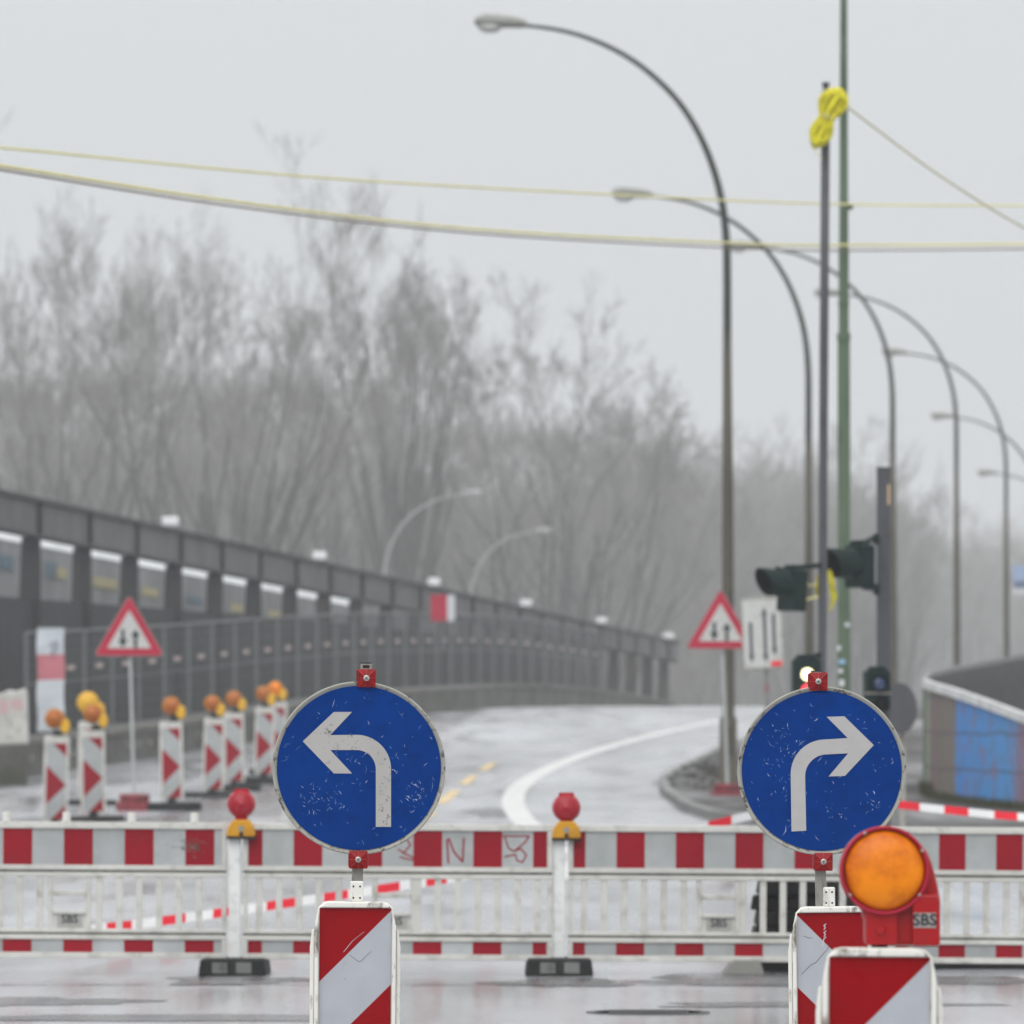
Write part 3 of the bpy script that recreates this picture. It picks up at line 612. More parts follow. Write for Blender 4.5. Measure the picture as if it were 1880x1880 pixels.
# ------------------------------------------------------------------ street lamps
LY = 130.0; sL = LY / F
arc_px = [(1339, 1430), (1338, 1200), (1337, 900), (1336, 650), (1336, 500), (1334, 440), (1328, 385), (1317, 335), (1300, 285), (1277, 237), (1247, 192), (1210, 153), (1165, 117), (1115, 89), (1060, 68), (1010, 57), (968, 52)]
def lamp_builder(name, label, loc, mirror=False, pale=False, group=None):
    t = thing(name, label, 'street lamp', loc, group=group)
    sg = -1 if mirror else 1
    P = [((x - 1338) * sL * sg, 0, (1430 - y) * sL) for x, y in arc_px]
    P[0] = (P[0][0], 0, -0.8)
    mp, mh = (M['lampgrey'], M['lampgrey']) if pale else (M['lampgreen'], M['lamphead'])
    low = [p for p in P if p[2] < 6.6]
    bm = nb(); tube(bm, P[:4], [0.10, 0.095, 0.084, 0.068], 14)
    tube(bm, [(0, 0, -0.1), (0, 0, 0.9)], 0.135, 14); box(bm, -0.06, 0.06, -0.145, -0.1, 0.35, 0.75)
    obj('pole', bm, M['lampgrey'] if pale else M['lamppole'], t)
    bm = nb(); sp = smooth_px([(p[0], p[2]) for p in P[3:]], 3); r = [0.066 - 0.038 * (i / (len(sp) - 1)) for i in range(len(sp))]
    tube(bm, [(p[0], 0, p[1]) for p in sp], r, 12); obj('curved_arm', bm, mp, t)
    bm = nb(); hx = (968 - 1338) * sL
    hp = [(0.045, 0.02, 0), (0.085, -0.06, 0.015), (0.11, -0.25, 0.03), (0.12, -0.45, 0.035), (0.125, -0.62, 0.035), (0.09, -0.76, 0.02), (0.03, -0.80, 0.01)]
    rings = []
    for r_, dx, dz in hp:
        rg = [bm.verts.new(((hx + dx) * sg, 1.1 * r_ * math.cos(a), (1430 - 50) * sL + dz + r_ * 0.85 * math.sin(a) - dx * 0.04)) for a in [2*math.pi*k/14 for k in range(14)]]
        rings.append(rg)
    for i in range(len(rings) - 1):
        for k in range(14):
            f = bm.faces.new((rings[i][k], rings[i][(k+1) % 14], rings[i+1][(k+1) % 14], rings[i+1][k])); f.smooth = True
    bm.faces.new(rings[0]); bm.faces.new(rings[-1])
    hd = obj('lamp_head', bm, mh, t)
    bm = nb(); c = ((hx - 0.56) * sg, 0, (1430 - 50) * sL - 0.05)
    bmesh.ops.create_uvsphere(bm, u_segments=16, v_segments=10, radius=1.0)
    for v in bm.verts: v.co = Vector((c[0] + v.co.x * 0.19, v.co.y * 0.12, c[2] + 0.02 + v.co.z * 0.10))
    for f in bm.faces: f.smooth = True
    obj('glass_bowl', bm, M['lampglass'], hd)
    return t
GL = 'arched street lamps along the right side of the road'
lamp_pos = [(1337, 130, 10.33), (1486, 167, 9.93), (1640, 200, 10.68), (1757, 231, 11.06), (1848, 265, 10.86), (1911, 300, 10.05), (1975, 335, 9.0)]
labels = ['tall arched street lamp with the biggest pale head, nearest one, behind the triangle warning sign',
          'arched street lamp second in the row, its pole just left of the thin rope-hung mast',
          'arched street lamp third in the row, its pole passing behind the square grey signal mast',
          'arched street lamp fourth in the row, slim pole right of the square signal mast',
          'arched street lamp fifth in the row, pole near the right edge beside the blue sign',
          'faint arched street lamp sixth in the row, only its arm showing at right',
          'palest arched street lamp arm, last in the row, lowest at the right edge']
tip0 = (1430 - 50) * sL
l0 = None
for (px, Y, tz), lb in zip(lamp_pos, labels):
    loc = (X_(px, Y), Y, CAM_H + tz - tip0)
    if l0 is None: l0 = lamp_builder('street_lamp', lb, loc, group=GL)
    else: dup(l0, loc, (0, 0, R(random.uniform(-3, 3))), lb)
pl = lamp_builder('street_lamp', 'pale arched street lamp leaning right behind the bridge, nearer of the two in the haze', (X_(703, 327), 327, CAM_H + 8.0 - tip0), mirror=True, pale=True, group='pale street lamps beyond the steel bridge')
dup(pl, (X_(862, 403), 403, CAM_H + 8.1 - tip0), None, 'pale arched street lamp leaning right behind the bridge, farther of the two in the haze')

# blue and white sign at the right edge
Y = 262.0; s = Y / F
t = thing('direction_sign', 'pale blue and white sign board cut by the right edge, on the fifth street lamp', 'road sign', (X_(1886, Y), Y, Z_(1092, Y)))
bm = nb(); box(bm, -27*s, 27*s, -0.03, 0.03, 26*s, 54*s); obj('upper_board', bm, mat('pale_blue_board', (0.32, 0.42, 0.62), 0.5), t)
bm = nb(); box(bm, -27*s, 27*s, -0.03, 0.03, 0, 12*s); obj('lower_board', bm, M['sticker'], t)
bm = nb(); box(bm, -24*s, 27*s, -0.03, 0.03, 12*s, 25*s); obj('dark_board', bm, mat('slate_blue_board', (0.12, 0.16, 0.28), 0.5), t)
bm = nb(); tube(bm, [(-38*s, 0.04, 30*s), (27*s, 0.04, 30*s)], 0.03, 6); obj('bracket', bm, M['steel'], t)

# ------------------------------------------------------------------ right wall with graffiti
near = [(1699, 1250, 1438, 126.0), (1716, 1256, 1446, 121.5), (1745, 1264, 1457, 118.5), (1790, 1279, 1468, 116), (1840, 1297, 1477, 114), (1900, 1320, 1486, 112), (2100, 1400, 1500, 108)]
t = thing('graffiti_wall', 'low wall with blue and maroon graffiti and a pale coping at the right edge', 'wall', (X_(1699, 126), 126, gz(126)))
base = Vector(t.location)
bm = nb(); bc = nb(); pr = None; pr2 = None; acc = 0; xl = None
for px, pt, pb, Y in near:
    x = X_(px, Y); zt = Z_(pt, Y); zb_ = gz(Y)
    cur = [bm.verts.new(Vector(p) - base) for p in ((x, Y, zb_), (x, Y, zt - 0.10), (x + 0.05, Y + 0.3, zt - 0.10), (x + 0.05, Y + 0.3, zb_))]
    cu2 = [bc.verts.new(Vector(p) - base) for p in ((x - 0.05, Y - 0.06, zt - 0.098), (x - 0.05, Y - 0.06, zt + 0.02), (x + 0.06, Y + 0.38, zt + 0.02), (x + 0.06, Y + 0.38, zt - 0.098))]
    for a, b, m_ in ((pr, cur, bm), (pr2, cu2, bc)):
        if a:
            for k in range(3): m_.faces.new((a[k], b[k], b[k+1], a[k+1]))
            m_.faces.new((a[3], b[3], b[0], a[0]))
        else: m_.faces.new(b)
    pr, pr2 = cur, cu2
obj('wall', bm, M['graffiti'], t); obj('coping', bc, M['concretelight'], t)
far = [(1699, 1250, 126.3), (1702, 1242, 130), (1712, 1235, 134), (1740, 1228, 139), (1790, 1219, 144), (1840, 1210, 148), (1900, 1200, 152), (2100, 1175, 160)]
t = thing('ramp_wall', 'curved grey parapet wall rising behind the graffiti wall at the right edge', 'wall', (X_(1699, 126.3), 126.3, gz(126)))
base = Vector(t.location)
bm = nb(); bc = nb(); pr = None; pr2 = None
for px, pt, Y in far:
    x = X_(px, Y); zt = Z_(pt, Y)
    cur = [bm.verts.new(Vector(p) - base) for p in ((x, Y, gz(Y) - 1.0), (x, Y, zt - 0.06), (x + 0.02, Y + 0.25, zt - 0.06), (x + 0.02, Y + 0.25, gz(Y) - 1.0))]
    cu2 = [bc.verts.new(Vector(p) - base) for p in ((x - 0.04, Y - 0.04, zt - 0.058), (x - 0.04, Y - 0.04, zt + 0.02), (x + 0.02, Y + 0.30, zt + 0.02), (x + 0.02, Y + 0.30, zt - 0.058))]
    for a, b, m_ in ((pr, cur, bm), (pr2, cu2, bc)):
        if a:
            for k in range(3): m_.faces.new((a[k], b[k], b[k+1], a[k+1]))
        else: m_.faces.new(b)
    pr, pr2 = cur, cu2
obj('wall', bm, mat('ribbed_grey_wall', (0.075, 0.075, 0.08), 0.7, dirt=(0.07, 0.07, 0.07), damt=0.7, dscale=5, stretch=(3, 3, 0.1), dlo=0.45, dhi=0.6), t)
obj('coping', bc, mat('grey_coping', (0.30, 0.31, 0.31), 0.7), t)
bm = nb()
for (a, b) in zip(far, far[1:]):
    nn_ = 9
    for k in range(nn_):
        f = k / nn_; px = a[0] + (b[0]-a[0])*f; pt_ = a[1] + (b[1]-a[1])*f; Y = a[2] + (b[2]-a[2])*f
        p = Vector((X_(px, Y), Y - 0.03, Z_(pt_, Y) - 0.065)) - base; box(bm, p.x - 0.035, p.x + 0.035, p.y - 0.03, p.y + 0.02, gz(Y) - 0.9 - base.z, p.z)
obj('ribs', bm, mat('rib_grey', (0.14, 0.14, 0.145), 0.6), t)

# weeds along the foot of the graffiti wall
bm = nb()
for i in range(900):
    k = random.random() ** 0.8 * (len(near) - 2); j = int(k); f = k - j
    a, b = near[j], near[j + 1]; px = a[0] + (b[0]-a[0])*f; Y = a[3] + (b[3]-a[3])*f
    x = X_(px, Y) + random.uniform(-0.12, 0.02); y = Y - random.uniform(0.02, 0.5); z = gz(y) + 0.11; h = random.uniform(0.03, 0.16) * (1.6 if k < 1 else 1); w = 0.02; dx = random.uniform(-0.06, 0.06)
    v = [bm.verts.new(p) for p in ((x - w, y, z), (x + w, y, z), (x + dx, y + random.uniform(-0.05, 0.05), z + h))]; bm.faces.new(v)
o = obj('weeds', bm, M['moss']); tagit(o, 'strip of dark weeds along the foot of the graffiti wall', 'weeds', kind='stuff')

bm = nb(); r_ = random.Random(44)
for i in range(420):
    c = gnd(r_.gauss(1300, 42), r_.gauss(1428, 16)); 
    if c[0] < pav_left(c[1]) - 0.25: continue
    q = r_.uniform(0.02, 0.09); h = q * r_.uniform(0.4, 0.9); z = gz(c[1]) + (0.11 if c[0] > pav_left(c[1]) else 0.0)
    top = bm.verts.new((c[0] + r_.uniform(-.3, .3) * q, c[1], z + h)); ring = [bm.verts.new((c[0] + q * r_.uniform(0.7, 1.3) * math.cos(a), c[1] + q * r_.uniform(0.7, 1.3) * math.sin(a), z - 0.01)) for a in [2*math.pi*k/6 for k in range(6)]]
    for k in range(6): bm.faces.new((ring[k], ring[(k+1) % 6], top))
o = obj('mud_clods', bm, mat('dark_mud', (0.03, 0.028, 0.024), 0.8, spec=0.2)); tagit(o, 'dark wet mud and leaf litter along the kerb of the lamp island', 'mud', kind='stuff')

# ------------------------------------------------------------------ trees
def gen_tree(seed, H, spread=0.35, stems=4, lean=0.0, levels=6, twig=0.022, up=0.28, first=0.16, wig=0.08, amin=0.25, amax=0.7):
    rnd = random.Random(seed); V = []; Fc = []; Vt = []; Ft = []
    def seg(a, b, ra, rb, V, Fc, n):
        d = (b - a); 
        if d.length < 1e-6: return
        d.normalize(); u = Vector((0, 0, 1)) if abs(d.z) < 0.9 else Vector((1, 0, 0)); p = d.cross(u).normalized(); q = d.cross(p)
        i0 = len(V)
        for c, r in ((a, ra), (b, rb)):
            for k in range(n):
                an = 2 * math.pi * k / n; V.append(tuple(c + (p * math.cos(an) + q * math.sin(an)) * r))
        for k in range(n): Fc.append((i0 + k, i0 + (k+1) % n, i0 + n + (k+1) % n, i0 + n + k))
    def grow(pos, d, L, r, lv):
        steps = 4 if lv < 3 else 3
        p = pos.copy(); dd = d.copy(); r0 = r
        for i in range(steps):
            dd = (dd + Vector((rnd.gauss(0, wig), rnd.gauss(0, wig), up * 0.22 + rnd.gauss(0, 0.05)))).normalized()
            q = p + dd * L / steps; r1 = r0 * (1 - 0.13)
            if lv <= 2: seg(p, q, r0, r1, V, Fc, 6 if lv < 2 else 5)
            else: seg(p, q, max(r0, twig), max(r1, twig * 0.8), Vt, Ft, 3)
            p = q; r0 = r1
            if lv < levels and i > 0:
                for _ in range(1 if lv < 2 else 2):
                    if rnd.random() < (0.80 if lv > 1 else 0.78):
                        a = rnd.uniform(0, 2 * math.pi); ang = rnd.uniform(amin, amax)
                        u = dd.orthogonal().normalized(); w = dd.cross(u)
                        nd = (dd * math.cos(ang) + (u * math.cos(a) + w * math.sin(a)) * math.sin(ang)).normalized()
                        grow(p, nd, L * rnd.uniform(0.42, 0.66), r0 * 0.52, lv + 1)
    p0 = Vector((0, 0, -1)); p1 = Vector((lean * 0.3, 0, H * first))
    seg(p0, p1, H * 0.017, H * 0.014, V, Fc, 8)
    for k in range(stems):
        a = 2.4 * k + rnd.uniform(-0.3, 0.3); sp = spread * (0.12 + 0.88 * k / (stems - 1)) * rnd.uniform(0.9, 1.1)
        d = Vector((math.cos(a) * sp + lean * 0.03, math.sin(a) * sp, 1)).normalized()
        grow(p1 - Vector((0, 0, rnd.uniform(0, H * 0.05))), d, H * rnd.uniform(0.60, 0.68), H * 0.0125, 0)
    zs = sorted(v[2] for v in Vt); mx = zs[int(len(zs) * 0.965)]
    sc = H / mx
    V = [(x * sc, y * sc, z * sc) for x, y, z in V]; Vt = [(x * sc, y * sc, z * sc) for x, y, z in Vt]
    m1 = bpy.data.meshes.new('trunk'); m1.from_pydata(V, [], Fc); m1.materials.append(M['bark'])
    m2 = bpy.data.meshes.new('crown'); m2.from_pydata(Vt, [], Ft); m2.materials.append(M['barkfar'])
    return m1, m2
TV = [gen_tree(11, 30, 0.75, 9, levels=6, up=0.45, twig=0.015, amin=0.22, amax=0.6), gen_tree(24, 30, 0.5, 8, levels=6, up=0.6, wig=0.06, twig=0.015, amin=0.2, amax=0.5),
      gen_tree(36, 26, 0.8, 8, levels=6, twig=0.015), gen_tree(48, 30, 0.40, 9, levels=6, up=0.75, first=0.3, wig=0.035, twig=0.015, amin=0.15, amax=0.42), gen_tree(59, 20, 0.9, 10, levels=6, up=0.25, twig=0.015)]
print('tree faces', [len(m[1].polygons) for m in TV])
HV = [30, 30, 26, 30, 20]
def tree(v, px, Y, top, rz, label, group=None, wide=1.0, name='bare_tree'):
    Y = Y * 1.6
    zt = Z_(top, Y); zg = gz(Y); s = (zt - zg) / HV[v]
    t = thing(name, label, 'tree', (X_(px, Y), Y, zg), (0, 0, R(rz)), group)
    t.scale = (s * wide, s * wide, s)
    for nm, me in (('trunk', TV[v][0]), ('crown', TV[v][1])):
        o = bpy.data.objects.new(nm, me); col.objects.link(o); o.parent = t
    return t
GT = 'bare winter trees beyond the bridge'
tree(0, 70, 380, 375, 20, 'big spreading bare tree at the left edge, in front of the wood', GT)
tree(1, 165, 415, 450, 100, 'bare tree with dense upright twigs behind the leftmost big tree', GT, 0.9)
tree(2, 290, 400, 590, 60, 'low open bare tree between the leftmost tree and the many-limbed tree', GT, 0.9)
tree(0, 420, 345, 410, 200, 'bare tree with long limbs fanning out above the pale markers of the bridge', GT, 0.95)
tree(2, 560, 430, 560, 310, 'slanting bare tree between the fan-shaped tree and the tall upright one', GT)
tree(3, 740, 385, 455, 30, 'tallest upright bare tree with straight parallel limbs left of the gap of sky', GT, 1.2)
tree(1, 650, 440, 590, 250, 'bare tree just behind and left of the tallest upright tree', GT, 0.8)
tree(4, 1020, 400, 600, 140, 'rounded bushy bare tree in the middle right of the tall upright one', GT, 0.85)
tree(2, 915, 430, 700, 15, 'shorter bare tree left of the rounded bushy tree', GT, 0.9)
tree(2, 1120, 420, 740, 75, 'drooping bare tree right of the rounded bushy tree', GT, 0.9)
rr = random.Random(5)
for i in range(24):
    px = -60 + i * 55 + rr.uniform(-20, 20); Y = rr.uniform(450, 560)
    top = 790 if px < 560 else 830 if px < 900 else 820 if px < 1200 else 850
    tree(rr.choice([0, 1, 2, 4, 2]), px, Y, top + 20 + rr.uniform(-50, 80), rr.uniform(0, 360), 'small bare tree within the grey hazy mass of the wood', 'small bare trees of the hazy wood')
for i in range(20):
    px = 1150 + i * 26 + rr.uniform(-12, 12); Y = rr.uniform(560, 720)
    top = 830 + max(0, (px - 1450)) * 0.35 if px < 1620 else 980
    tree(rr.choice([0, 1, 2, 4]), px, Y, top + rr.uniform(-30, 50), rr.uniform(0, 360), 'very pale bare tree far off in the haze behind the lamp poles', 'very pale far trees behind the lamp poles')
for i in range(16):
    px = 1600 + i * 24 + rr.uniform(-12, 12); Y = rr.uniform(850, 980)
    tree(rr.choice([0, 2, 4]), px, Y, 985 + rr.uniform(-20, 40), rr.uniform(0, 360), 'faintest far tree low on the right skyline', 'faintest trees low on the right skyline')
# undergrowth: dense mass of thin stems
def scrub(name, x0, x1, Ya, Yb, topf, n, label, w=(0.03, 0.07)):
    V = []; Fc = []; r_ = random.Random(n)
    for i in range(n):
        px = r_.uniform(x0, x1); Y = r_.uniform(Ya, Yb) * 1.6; x = X_(px, Y); g = gz(Y)
        hmax = Z_(topf(px), Y) - g; zb = g + hmax * min(0.93, abs(r_.gauss(0, 0.42))); L = r_.uniform(1.6, 5.0); 
        dx = r_.gauss(0, 0.45) * L; dy = r_.gauss(0, 0.3) * L; ww = r_.uniform(*w) * 1.6; a = r_.uniform(0, math.pi)
        ux, uy = math.cos(a) * ww, math.sin(a) * ww
        k = len(V); V += [(x - ux, Y - uy, zb), (x + ux, Y + uy, zb), (x + dx, Y + dy, zb + L)]; Fc.append((k, k+1, k+2))
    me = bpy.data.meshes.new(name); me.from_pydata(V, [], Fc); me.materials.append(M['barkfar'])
    o = bpy.data.objects.new(name, me); col.objects.link(o); tagit(o, label, 'undergrowth', kind='stuff')
top1 = lerp_tab([(-100, 690), (350, 690), (480, 680), (650, 760), (800, 800), (1000, 770), (1200, 850), (1400, 900), (1600, 960)])
scrub('undergrowth', -120, 1300, 455, 520, lambda p: top1(p) + 15 * math.sin(p * 0.02) + 12 * math.sin(p * 0.071), 65000, 'grey mass of leafless thicket filling the wood behind the bridge')
scrub('undergrowth', 1050, 1660, 600, 700, lambda p: 880 + 20 * math.sin(p * 0.03) + 15 * math.sin(p * 0.083) + max(0, p - 1500) * 0.5, 26000, 'paler thicket in the haze behind the street lamps', (0.05, 0.10))
scrub('undergrowth', 1550, 2050, 900, 1000, lambda p: 1010 + 12 * math.sin(p * 0.04), 22000, 'palest distant thicket low on the right skyline', (0.08, 0.14))

# ------------------------------------------------------------------ masts, signals, cables
MY = 82.0; sm = MY / F
t = thing('signal_mast', 'thin grey mast with a yellow rope bundle near its black top', 'mast', (X_(1512, MY), MY, gz(MY)))
def lx(px): return X_(px, MY) - X_(1512, MY)
def lz(py): return Z_(py, MY) - gz(MY)
bm = nb(); tube(bm, [(lx(1507), 0, -0.2), (lx(1510), 0, lz(1100)), (lx(1513), 0, lz(600)), (lx(1516), 0, lz(168))], 8.2 * sm, 14)
obj('pole', bm, M['mastgrey'], t)
bm = nb(); tube(bm, [(lx(1516), 0, lz(166)), (lx(1516), 0, lz(160))], 5 * sm, 12); tube(bm, [(lx(1516), 0, lz(159)), (lx(1516), 0, lz(151))], 7 * sm, 12); obj('cap', bm, M['mastblack'], t)
# rope bundle (a hank tied in the middle)
t = thing('rope_bundle', 'bright yellow hank of rope tied high on the thin grey mast', 'rope', (X_(1517, MY), MY - 0.12, Z_(217, MY)))
bm = nb(); ax = Vector((19, 50)).normalized()
r_ = random.Random(3)
for i in range(46):
    w0 = (i + 0.5) / 46 * 24; dpt = r_.uniform(-0.07, 0.07); L = r_.uniform(44, 56); pts = []
    ph = r_.uniform(-3, 3)
    for k in range(33):
        a = 2 * math.pi * k / 32; u = math.sin(a) * L; lob = 1.15 if u > 0 else 0.9
        wd = math.cos(a) * w0 * lob * (0.30 + 0.95 * min(1, abs(u) / 30) ** 1.0) if abs(math.sin(a)) < 0.98 else math.cos(a) * w0
        wd = w0 * lob * math.cos(a) * (0.45 + 1.15 * abs(math.sin(a)))
        x = ax.x * u + ax.y * wd; z = ax.y * u - ax.x * wd
        if u > 10: x += (u - 10) * 0.10
        pts.append(((x + ph * 0.3) * sm, dpt + 0.01 * math.sin(k + i), (z + ph) * sm))
    tube(bm, pts, 2.6 * sm, 6, cap=False)
obj('coils', bm, M['rope'], t)
bm = nb()
for k in range(4): 
    c = Vector((ax.x * (k * 2 - 3) * sm, 0, ax.y * (k * 2 - 3) * sm))
    tube(bm, [tuple(c + Vector((ax.y * 15 * sm * math.cos(a), 0.10 * math.sin(a), -ax.x * 15 * sm * math.cos(a)))) for a in [2*math.pi*j/20 for j in range(21)]], 1.3 * sm, 5, cap=False)
obj('tie', bm, mat('buff_tie', (0.5, 0.45, 0.12), 0.6), t)
bm = nb(); q = lambda px, py: ((px - 1517) * sm, -0.02, (217 - py) * sm)
tube(bm, [q(1487, 262), q(1490, 272), q(1498, 283), q(1509, 293)], 1.1 * sm, 5); tube(bm, [q(1520, 172), q(1505, 176), q(1500, 187), q(1504, 200)], 1.1 * sm, 5)
obj('loose_end', bm, M['cable'], t)

# tall green mast
GY = 90.0; sg_ = GY / F
t = thing('tall_mast', 'tall stepped green steel mast covered in stickers, running out of the top of the photo', 'mast', (X_(1550, GY), GY, gz(GY)))
gx = lambda px: X_(px, GY) - X_(1550, GY); gzz = lambda py: Z_(py, GY) - gz(GY)
bm = nb(); tube(bm, [(gx(1550), 0, -0.2), (gx(1549), 0, gzz(620))], [12.8 * sg_, 11.5 * sg_], 18)
tube(bm, [(gx(1549), 0, gzz(624)), (gx(1549), 0, gzz(612))], 12.8 * sg_, 18)
tube(bm, [(gx(1549), 0, gzz(612)), (gx(1549), 0, gzz(455))], 9.6 * sg_, 18); tube(bm, [(gx(1549), 0, gzz(560)), (gx(1549), 0, gzz(553))], 10.6 * sg_, 18)
tube(bm, [(gx(1549), 0, gzz(455)), (gx(1549), 0, gzz(200)), (gx(1549), 0, gzz(-60))], [8.8 * sg_, 7.4 * sg_, 6.4 * sg_], 18)
obj('pole', bm, M['polegreen'], t)
bm = nb(); box(bm, gx(1556), gx(1566), -0.03, 0.03, gzz(385), gzz(375)); obj('cable_bracket', bm, M['polegreen'], t)
r_ = random.Random(8)
for (px, py, w, h, m_) in ((1555, 1147, 9, 8, 'sticker'), (1545, 1215, 12, 9, 'stickerblue'), (1540, 1190, 6, 10, 'sticker'), (1545, 1254, 9, 12, 'sticker'), (1543, 1232, 8, 7, 'sticker')):
    bm = nb(); rr_ = 12.9 * sg_; cx = (px - 1549) / 12.9
    a0 = math.asin(max(-0.95, min(0.95, cx - w / 26.0))); a1 = math.asin(max(-0.95, min(0.95, cx + w / 26.0))); pr = None
    for k in range(6):
        a = a0 + (a1 - a0) * k / 5; cur = [bm.verts.new((math.sin(a) * rr_ + gx(1549), -math.cos(a) * rr_, gzz(py + h / 2))), bm.verts.new((math.sin(a) * rr_ + gx(1549), -math.cos(a) * rr_, gzz(py - h / 2)))]
        if pr: bm.faces.new((pr[0], cur[0], cur[1], pr[1]))
        pr = cur
    obj('sticker', bm, M[m_], t)

# square grey signal mast
QY = 84.0; sq = QY / F
t = thing('square_mast', 'thick square grey post with a buff sticker near its flat top', 'mast', (X_(1622, QY), QY, gz(QY)))
qx = lambda px: X_(px, QY) - X_(1622, QY); qz = lambda py: Z_(py, QY) - gz(QY)
bm = nb(); box(bm, -12.3 * sq, 12.3 * sq, -12 * sq, 12 * sq, -0.1, qz(862)); obj('post', bm, M['mastgrey'], t, bevel=0.006)
bm = nb(); box(bm, -12.8 * sq, 12.8 * sq, -12.5 * sq, 12.5 * sq, qz(862) + 0.001, qz(858)); obj('cap', bm, M['mastblack'], t)
bm = nb(); box(bm, 7 * sq, 11 * sq, -12 * sq - 0.006, -12 * sq - 0.003, qz(927), qz(890)); obj('sticker', bm, M['stickerbuff'], t)

def signal_head(name, label, loc, yaw, lenses, hh=0.42, pitch=0, visor=0.26, r=0.115, scale=1.0, group=None, mats=None):
    t = thing(name, label, 'traffic signal', loc, (R(pitch), 0, R(yaw)), group); t.scale = (scale,) * 3
    bm = nb(); box(bm, -0.15, 0.15, 0.0, 0.16, -hh/2, hh/2)
    prism(bm, [(-0.13, hh/2 + 0.001), (0.13, hh/2 + 0.001), (0.09, hh/2 + 0.05), (-0.09, hh/2 + 0.05)], 0.03, 0.14)
    obj('housing', bm, M['signal'], t, bevel=0.02)
    for i, zc in enumerate(lenses):
        bm = nb(); lathe(bm, [(r * 0.95, -0.012), (r * 0.9, -0.02), (r * 0.5, -0.035), (0.01, -0.04)], c=(0, 0, zc), n=28)
        obj('lens', bm, (mats[i] if mats else M['signalin']), t)
        if visor:
            bm = nb(); rings = []; n = 30
            for rad, dy in ((r + 0.012, 0.0), (r + 0.016, -visor), (r + 0.008, -visor), (r + 0.002, -0.005)):
                rings.append([bm.verts.new((rad * math.sin(a), dy * (0.80 + 0.20 * math.cos(a)) , zc + rad * math.cos(a))) for a in [2*math.pi*k/n for k in range(n)]])
            for j in range(3):
                for k in range(n):
                    f = bm.faces.new((rings[j][k], rings[j][(k+1) % n], rings[j+1][(k+1) % n], rings[j+1][k])); f.smooth = True; f.material_index = 1 if j == 2 else 0
            obj('visor', bm, [M['signal'], M['signalin']], t)
    return t
loc = Vector((X_(1567, 83.6), 83.6, Z_(1040, 83.6)))
sB = signal_head('traffic_signal', 'dark green hooded signal head pointing left, bracketed to the square grey post', loc, -52, [0.03], hh=0.42, visor=0.36, r=0.13)
c_, s__ = math.cos(R(62)), math.sin(R(62))
def bracket(par, pts, r, name='bracket'):
    inv = (Matrix.LocRotScale(par.location, par.rotation_euler, par.scale)).inverted()
    bm = nb(); tube(bm, [tuple(inv @ Vector(p)) for p in pts], r, 8); return obj(name, bm, M['signal'], par)
for (ya, yb) in ((997, 988), (1078, 1080)):
    bracket(sB, [(X_(1585, 83.7), 83.7, Z_(ya, 83.7)), (X_(1604, 83.8), 83.8, Z_(yb, 83.8)), (X_(1611, 83.95), 83.95, Z_(yb, 83.9))], 0.028)
    bracket(sB, [(X_(1609, 83.95), 83.95, Z_(yb - 8, 84)), (X_(1609, 83.95), 83.95, Z_(yb + 12, 84))], 0.03, 'clamp')
loc = Vector((X_(1442, 81.9), 81.9, Z_(1083, 81.9)))
sA = signal_head('traffic_signal', 'dark green hooded signal head hung on the thin mast above the lane sign', loc, -57, [0.06], hh=0.40, visor=0.32, r=0.115, pitch=0)
sA.rotation_euler = (R(-4), R(0), R(-57))
bracket(sA, [(X_(1448, 81.9), 81.9, Z_(1043, 82)), (X_(1480, 81.95), 81.95, Z_(1040, 82)), (X_(1508, 81.95), 81.95, Z_(1038, 82))], 0.026)
bracket(sA, [(X_(1424, 81.85), 81.85, Z_(1043, 82)), (X_(1442, 81.88), 81.88, Z_(1049, 82))], 0.022, 'hook')
sC = signal_head('traffic_signal', 'small signal head with a lit pale yellow lamp, peeking over the right blue arrow sign', (X_(1482, 81.9), 81.9, Z_(1246, 81.9)), 8, [0.045, -0.125], hh=0.42, visor=0.0, r=0.07, mats=[M['lit'], M['litred']], scale=0.9)
bracket(sC, [(X_(1486, 81.95), 81.95, Z_(1208, 82)), (X_(1500, 81.97), 81.97, Z_(1202, 82)), (X_(1508, 81.95), 81.95, Z_(1200, 82))], 0.022)
sD = signal_head('traffic_signal', 'dark signal head with an unlit bluish lens low on the square grey post', (X_(1614, 83.6), 83.6, Z_(1268, 83.6)), 18, [0.085, -0.16], hh=0.46, visor=0.07, r=0.085, mats=[M['lensblue'], M['signalin']], scale=0.85)
bm = nb(); box(bm, -0.152, 0.152, -0.008, 0.1, -0.04, -0.02); obj('band', bm, M['steel'], sD)
bracket(sD, [(X_(1616, 83.7), 83.7, Z_(1228, 83.7)), (X_(1618, 83.85), 83.85, Z_(1226, 83.85))], 0.02)
# back of a round sign right of the square mast
DY = 87.0; sdk = DY / F
t = thing('round_sign', 'dark grey back of a round sign half hidden behind the square grey post', 'road sign', (X_(1640, DY), DY, gz(DY)), (0, 0, R(-52)))
bm = nb(); prism(bm, disc(0.10, Z_(1300, DY) - gz(DY), 0.26, 40), -0.012, 0.012); obj('disc', bm, mat('dark_sign_back', (0.07, 0.07, 0.078), 0.5), t)
bm = nb(); tube(bm, [(0.10, 0.04, -0.05), (0.10, 0.04, Z_(1262, DY) - gz(DY))], 0.03, 8); obj('pole', bm, M['steel'], t)
